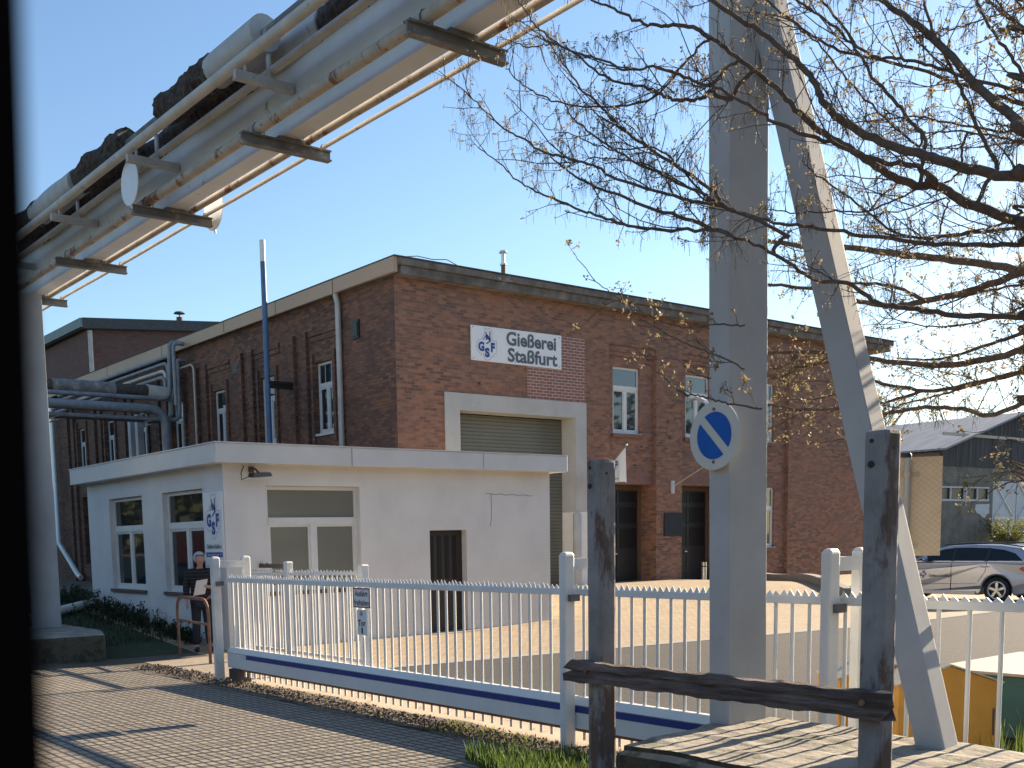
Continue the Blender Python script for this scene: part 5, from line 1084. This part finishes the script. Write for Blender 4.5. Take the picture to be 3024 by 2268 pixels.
for P_, r0, r1, kind, root in LIMBS:
    P_ = np.array(P_, float)
    if not root and kind == 0:   # join loose limbs to the nearest main limb
        dd_ = np.linalg.norm(ROOTP - P_[0], axis=1); j_ = dd_.argmin()
        if dd_[j_] < .9: P_ = np.concatenate([[ROOTP[j_], ROOTP[j_]*.5 + P_[0]*.5 + [0, 0, .02]], P_[0:]] if dd_[j_] > .12 else [[ROOTP[j_]], P_[1:]])
    pts = catmull(P_, 6); n = len(pts); pts[1:-1] += rng.normal(size=(n-2, 3))*.004
    rad = np.linspace(r0, r1*.8, n)
    if root:   # run on, out of the picture, to the trunk
        s0 = P_[0]; zt = min(7.0, max(.9, s0[2] - .25*(np.hypot(s0[0]-9.2, s0[1]-1.3)) + rng.uniform(-.2, .2))); e0 = np.array([9.18, 1.38, zt])
        ext = catmull([e0, e0*.5 + s0*.5 + [0, 0, -.05], s0 + (s0 - P_[1])*.3, s0], 6)[:-1]
        pts = np.concatenate([ext, pts]); rad = np.concatenate([np.linspace(r0*1.5, r0, len(ext)), rad])
    limbs.tube(pts, np.maximum(rad*.88, .0022), 7)
    L_ = np.cumsum(np.r_[0, np.linalg.norm(np.diff(pts, axis=0), axis=1)]); tot = L_[-1]; s = tot*.04 if not root else tot*.25
    dist = np.linalg.norm(pts.mean(0)); far = dist > 8.6
    while s < tot*.995:
        i = min(np.searchsorted(L_, s), len(pts)-1); T = pts[i] - pts[i-1]; T /= np.linalg.norm(T) + 1e-9
        rel = s/tot; d = rng.normal(size=3); d -= T*d.dot(T); d /= np.linalg.norm(d); d = d + T*rng.uniform(.2, 1.0) + [0, 0, .25]
        yel = kind == 1 or (far and rng.random() < .6)
        twig(pts[i], d, rng.uniform(.05, .30)*(1.15 if far else 1.0)*(.6 if kind == 1 else 1), min(.0042, .0028 + rad[min(i, len(rad)-1)]*.08), 1 + (rng.random() < .35), yel)
        if kind == 0 and rng.random() < (.16 if far or i < len(pts)*.5 else .05): twig(pts[i], d*.6 + T*.9, rng.uniform(.3, .65), .005, 2, yel)
        s += rng.uniform(.045, .13) * (2.0 if kind == 1 else 1)
    twig(pts[-1], pts[-1]-pts[-2], .12, .0022, 1, kind == 1)
for C, sz in qs_b: buds.quads(leafquads(C, sz))
trunk.build('trunk', MT['bark'], tr, True); limbs.build('limbs', MT['bark'], tr, True); twigs.build('twigs', MT['bark'], tr); buds.build('buds', MT['bud'], tr); strings.build('catkins', MT['catkin'], tr)

def grass(name, n, region, h, m_, label, cat, lean=.4, wd=.006):
    f = Fast(); k = n; P_ = region(k); hh = rng.uniform(h*.35, h, k); a = rng.uniform(0, 2*np.pi, k); dx = np.stack([np.cos(a), np.sin(a), 0*a], 1); ln = rng.uniform(.05, lean, k)
    sdx = np.stack([-np.sin(a), np.cos(a), 0*a], 1)*wd
    mid = P_ + dx*(hh*ln*.35)[:, None] + np.stack([0*a, 0*a, hh*.6], 1); tip = P_ + dx*(hh*ln)[:, None] + np.stack([0*a, 0*a, hh], 1)
    f.quads(np.stack([P_-sdx, P_+sdx, mid+sdx*.7, mid-sdx*.7], 1)); f.quads(np.stack([mid-sdx*.7, mid+sdx*.7, tip+sdx*.08, tip-sdx*.08], 1))
    o = f.build(name, m_); return tag(o, label, cat, kind='stuff')
def reg(x0, x1, y0, y1, shape=None):
    def g(k):
        x = rng.uniform(x0, x1, k*3); y = rng.uniform(y0, y1, k*3)
        keep = np.ones(len(x), bool) if shape is None else np.array([shape(a, b) for a, b in zip(x, y)])
        x = x[keep][:k]; y = y[keep][:k]
        if len(x) < k: x = np.resize(x, k); y = np.resize(y, k)
        return np.stack([x, y, [gz(a, b) for a, b in zip(x, y)]], 1)
    return g
grass('grass', 5200, reg(5.25, 6.7, 4.9, 7.25, lambda a, b: b < 7.2 - 1.6*abs(a-5.9) + .15*math.sin(a*9)), .22, MT['blade'], 'bright green grass growing at the foot of the near gate post', 'grass')
grass('grass', 1400, reg(7.1, 9.8, 2.4, 4.2), .42, MT['blade'], 'tall sunlit grass between the fence and the coloured bins', 'grass', .5)
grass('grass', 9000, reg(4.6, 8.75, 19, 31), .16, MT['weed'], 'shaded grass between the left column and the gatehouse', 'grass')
grass('grass', 700, reg(6.4, 6.95, 7.3, 8.8), .07, MT['young_leaf'], 'moss and low growth along the litter strip', 'moss')
# leaf litter lumps
f = Fast(); k = 5200; y = rng.uniform(4.5, 16.4, k); x = 6.42 + .60*rng.beta(2, 2, k); C = np.stack([x, y, [gz(a, b)+.014 for a, b in zip(x, y)]], 1); C[:, 2] += rng.uniform(0, .035, k)*np.sin((x-6.42)/.6*np.pi)
f.quads(leafquads(C, rng.uniform(.015, .05, k), .6)); tag(f.build('leaf_litter', MT['litter']), 'strip of dry leaf litter along the outside of the gate', 'litter', kind='stuff')
# weeds along the gatehouse side
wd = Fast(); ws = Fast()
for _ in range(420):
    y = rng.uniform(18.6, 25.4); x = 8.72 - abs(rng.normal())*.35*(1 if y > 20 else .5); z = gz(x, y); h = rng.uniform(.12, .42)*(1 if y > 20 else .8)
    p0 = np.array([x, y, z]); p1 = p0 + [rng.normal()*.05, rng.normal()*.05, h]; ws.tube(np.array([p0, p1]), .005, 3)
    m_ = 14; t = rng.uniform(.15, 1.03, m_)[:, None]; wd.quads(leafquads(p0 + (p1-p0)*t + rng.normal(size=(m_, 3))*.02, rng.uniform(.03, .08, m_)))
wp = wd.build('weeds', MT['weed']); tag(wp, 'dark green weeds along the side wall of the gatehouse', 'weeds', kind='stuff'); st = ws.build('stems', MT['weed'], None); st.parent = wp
# bush by the shed door
bu = empty('bush', (70.8, 32.6, .05), label='yellow-green bush in front of the old shed doors', cat='bush')
f = Fast(); s_ = Fast()
for _ in range(70):
    a = rng.uniform(0, 2*np.pi); d = np.array([math.cos(a)*rng.uniform(.15, .75), math.sin(a)*rng.uniform(.15, .7), 1.0]); L = rng.uniform(1.3, 2.6); p0 = np.array([70.8, 32.6, .05]); P_ = np.array([p0, p0 + d*L*.5, p0 + d*L*[1.25, 1.25, .95]]); s_.tube(P_, [.03, .018, .008], 3)
    m_ = 46; t = rng.uniform(.3, 1.05, m_)[:, None]; f.quads(leafquads(p0 + (P_[2]-p0)*t + rng.normal(size=(m_, 3))*.10, rng.uniform(.08, .17, m_)))
s_.build('stems', MT['bark'], bu); f.build('leaves', MT['young_leaf'], bu)
# bare trees behind the shed
def bare_tree(x, y, h, sp, label, nl=900):
    t = empty('background_tree', (x, y, 0), label=label, cat='tree', group='budding trees beyond the shed'); a_, b_, l_ = Fast(), Fast(), Fast()
    top = np.array([x, y, h*.62]); a_.tube(np.array([[x, y, -.2], [x+.1, y, h*.3], top]), [.32, .25, .12], 8)
    for _ in range(34):
        z = rng.uniform(.22, .62)*h; a = rng.uniform(0, 2*np.pi); d = np.array([math.cos(a)*sp, math.sin(a)*sp, 0]); e = np.array([x, y, z]) + d*rng.uniform(.4, 1) + [0, 0, rng.uniform(.15, .42)*h]
        m1 = (np.array([x, y, z]) + e)/2 + rng.normal(size=3)*.3 - [0, 0, .3]; P_ = catmull([[x, y, z], m1, e], 4); b_.tube(P_, np.linspace(.11, .025, len(P_)), 4)
        for _ in range(16):
            q = P_[rng.integers(2, len(P_))]; d2 = rng.normal(size=3)*[1, 1, .7] + [0, 0, .35]; q2 = q + d2*rng.uniform(.4, 1.1); b_.tube(np.array([q, (q+q2)/2 + rng.normal(size=3)*.08, q2]), [.022, .016, .009], 3)
            m_ = nl//120; l_.quads(leafquads(q + (q2-q)*rng.uniform(.2, 1.1, m_)[:, None] + rng.normal(size=(m_, 3))*.12, rng.uniform(.10, .22, m_)))
    a_.build('trunk', MT['bark'], t); b_.build('limbs', MT['bark'], t); l_.build('buds', MT['far_leaf'], t)
bare_tree(104, 62, 17, 5.5, 'hazy budding tree rising behind the ridge of the old shed'); bare_tree(97, 49, 15, 5, 'budding tree at the right edge behind the shed gable'); bare_tree(86, 72, 12, 4, 'smaller budding tree right of the factory roof end'); bare_tree(112, 44, 19, 6, 'tallest budding tree at the far right edge beyond the shed', 1400)
# wood and train on the camera's side of the road (they show in the window panes)
f = Fast()
for (x0, y0), (x1, y1), nn, hh in (((-22, -60), (-22, 120), 110, 9.5), ((-10, -40), (110, -40), 100, 17)):
    for i in range(nn):
        t = i/nn; c = np.array([x0+(x1-x0)*t, y0+(y1-y0)*t, 0]) + rng.normal(size=3)*[2, 2, 0]; h = hh*rng.uniform(.6, 1.15); m_ = 170
        q = rng.normal(size=(m_, 3))*[1.6, 1.6, h*.28] + c + [0, 0, h*.5]; q[:, 2] = np.clip(q[:, 2], 0, h); f.quads(leafquads(q, rng.uniform(.6, 1.5, m_), .8))
tag(f.build('far_wood', MT['wood_leaf']), 'dark line of trees across the railway', 'wood', kind='stuff')
tn = empty('railway_wagon', (-2, 36, 0), label='low red railway wagon standing further along the track', cat='wagon')
mb = MB(); mb.box(-3.4, -.6, 29, 42.8, 1.2, 2.55); mb.build('body', MT['red_train'], tn, bevel=.08)
for k in range(7): mb = MB(); mb.box(-.6, -.54, 30 + k*2, 30.12 + k*2, 1.22, 2.5); mb.build('side_post', MT['rust'], tn)
mb = MB(); mb.box(-3.2, -.8, 29.4, 42.4, .35, 1.2); mb.build('underframe', MT['car_black'], tn)
# window pillar of the vehicle the view is taken from
wpz = MB(); a_ = Vector((0.0282, 0.0854, 1.9706)); b_ = Vector((0.0248, 0.0798, 1.9138)); dl = Vector((-.1196, .0904, .0034)).normalized()*.075; dp = Vector((.597, .794, -.114))*.012 + dl*.3
ex_ = (a_ - b_)*.5; a_ = a_ + ex_; b_ = b_ - ex_
wpz.hexa([b_+dl, b_, b_+dp, b_+dl+dp], [a_+dl, a_, a_+dp, a_+dl+dp]); o = wpz.build('window_pillar', MT['frame_black'], bevel=.0006); tag(o, 'black window pillar of the railway carriage at the left edge', 'window pillar')
bpy.context.view_layer.update()
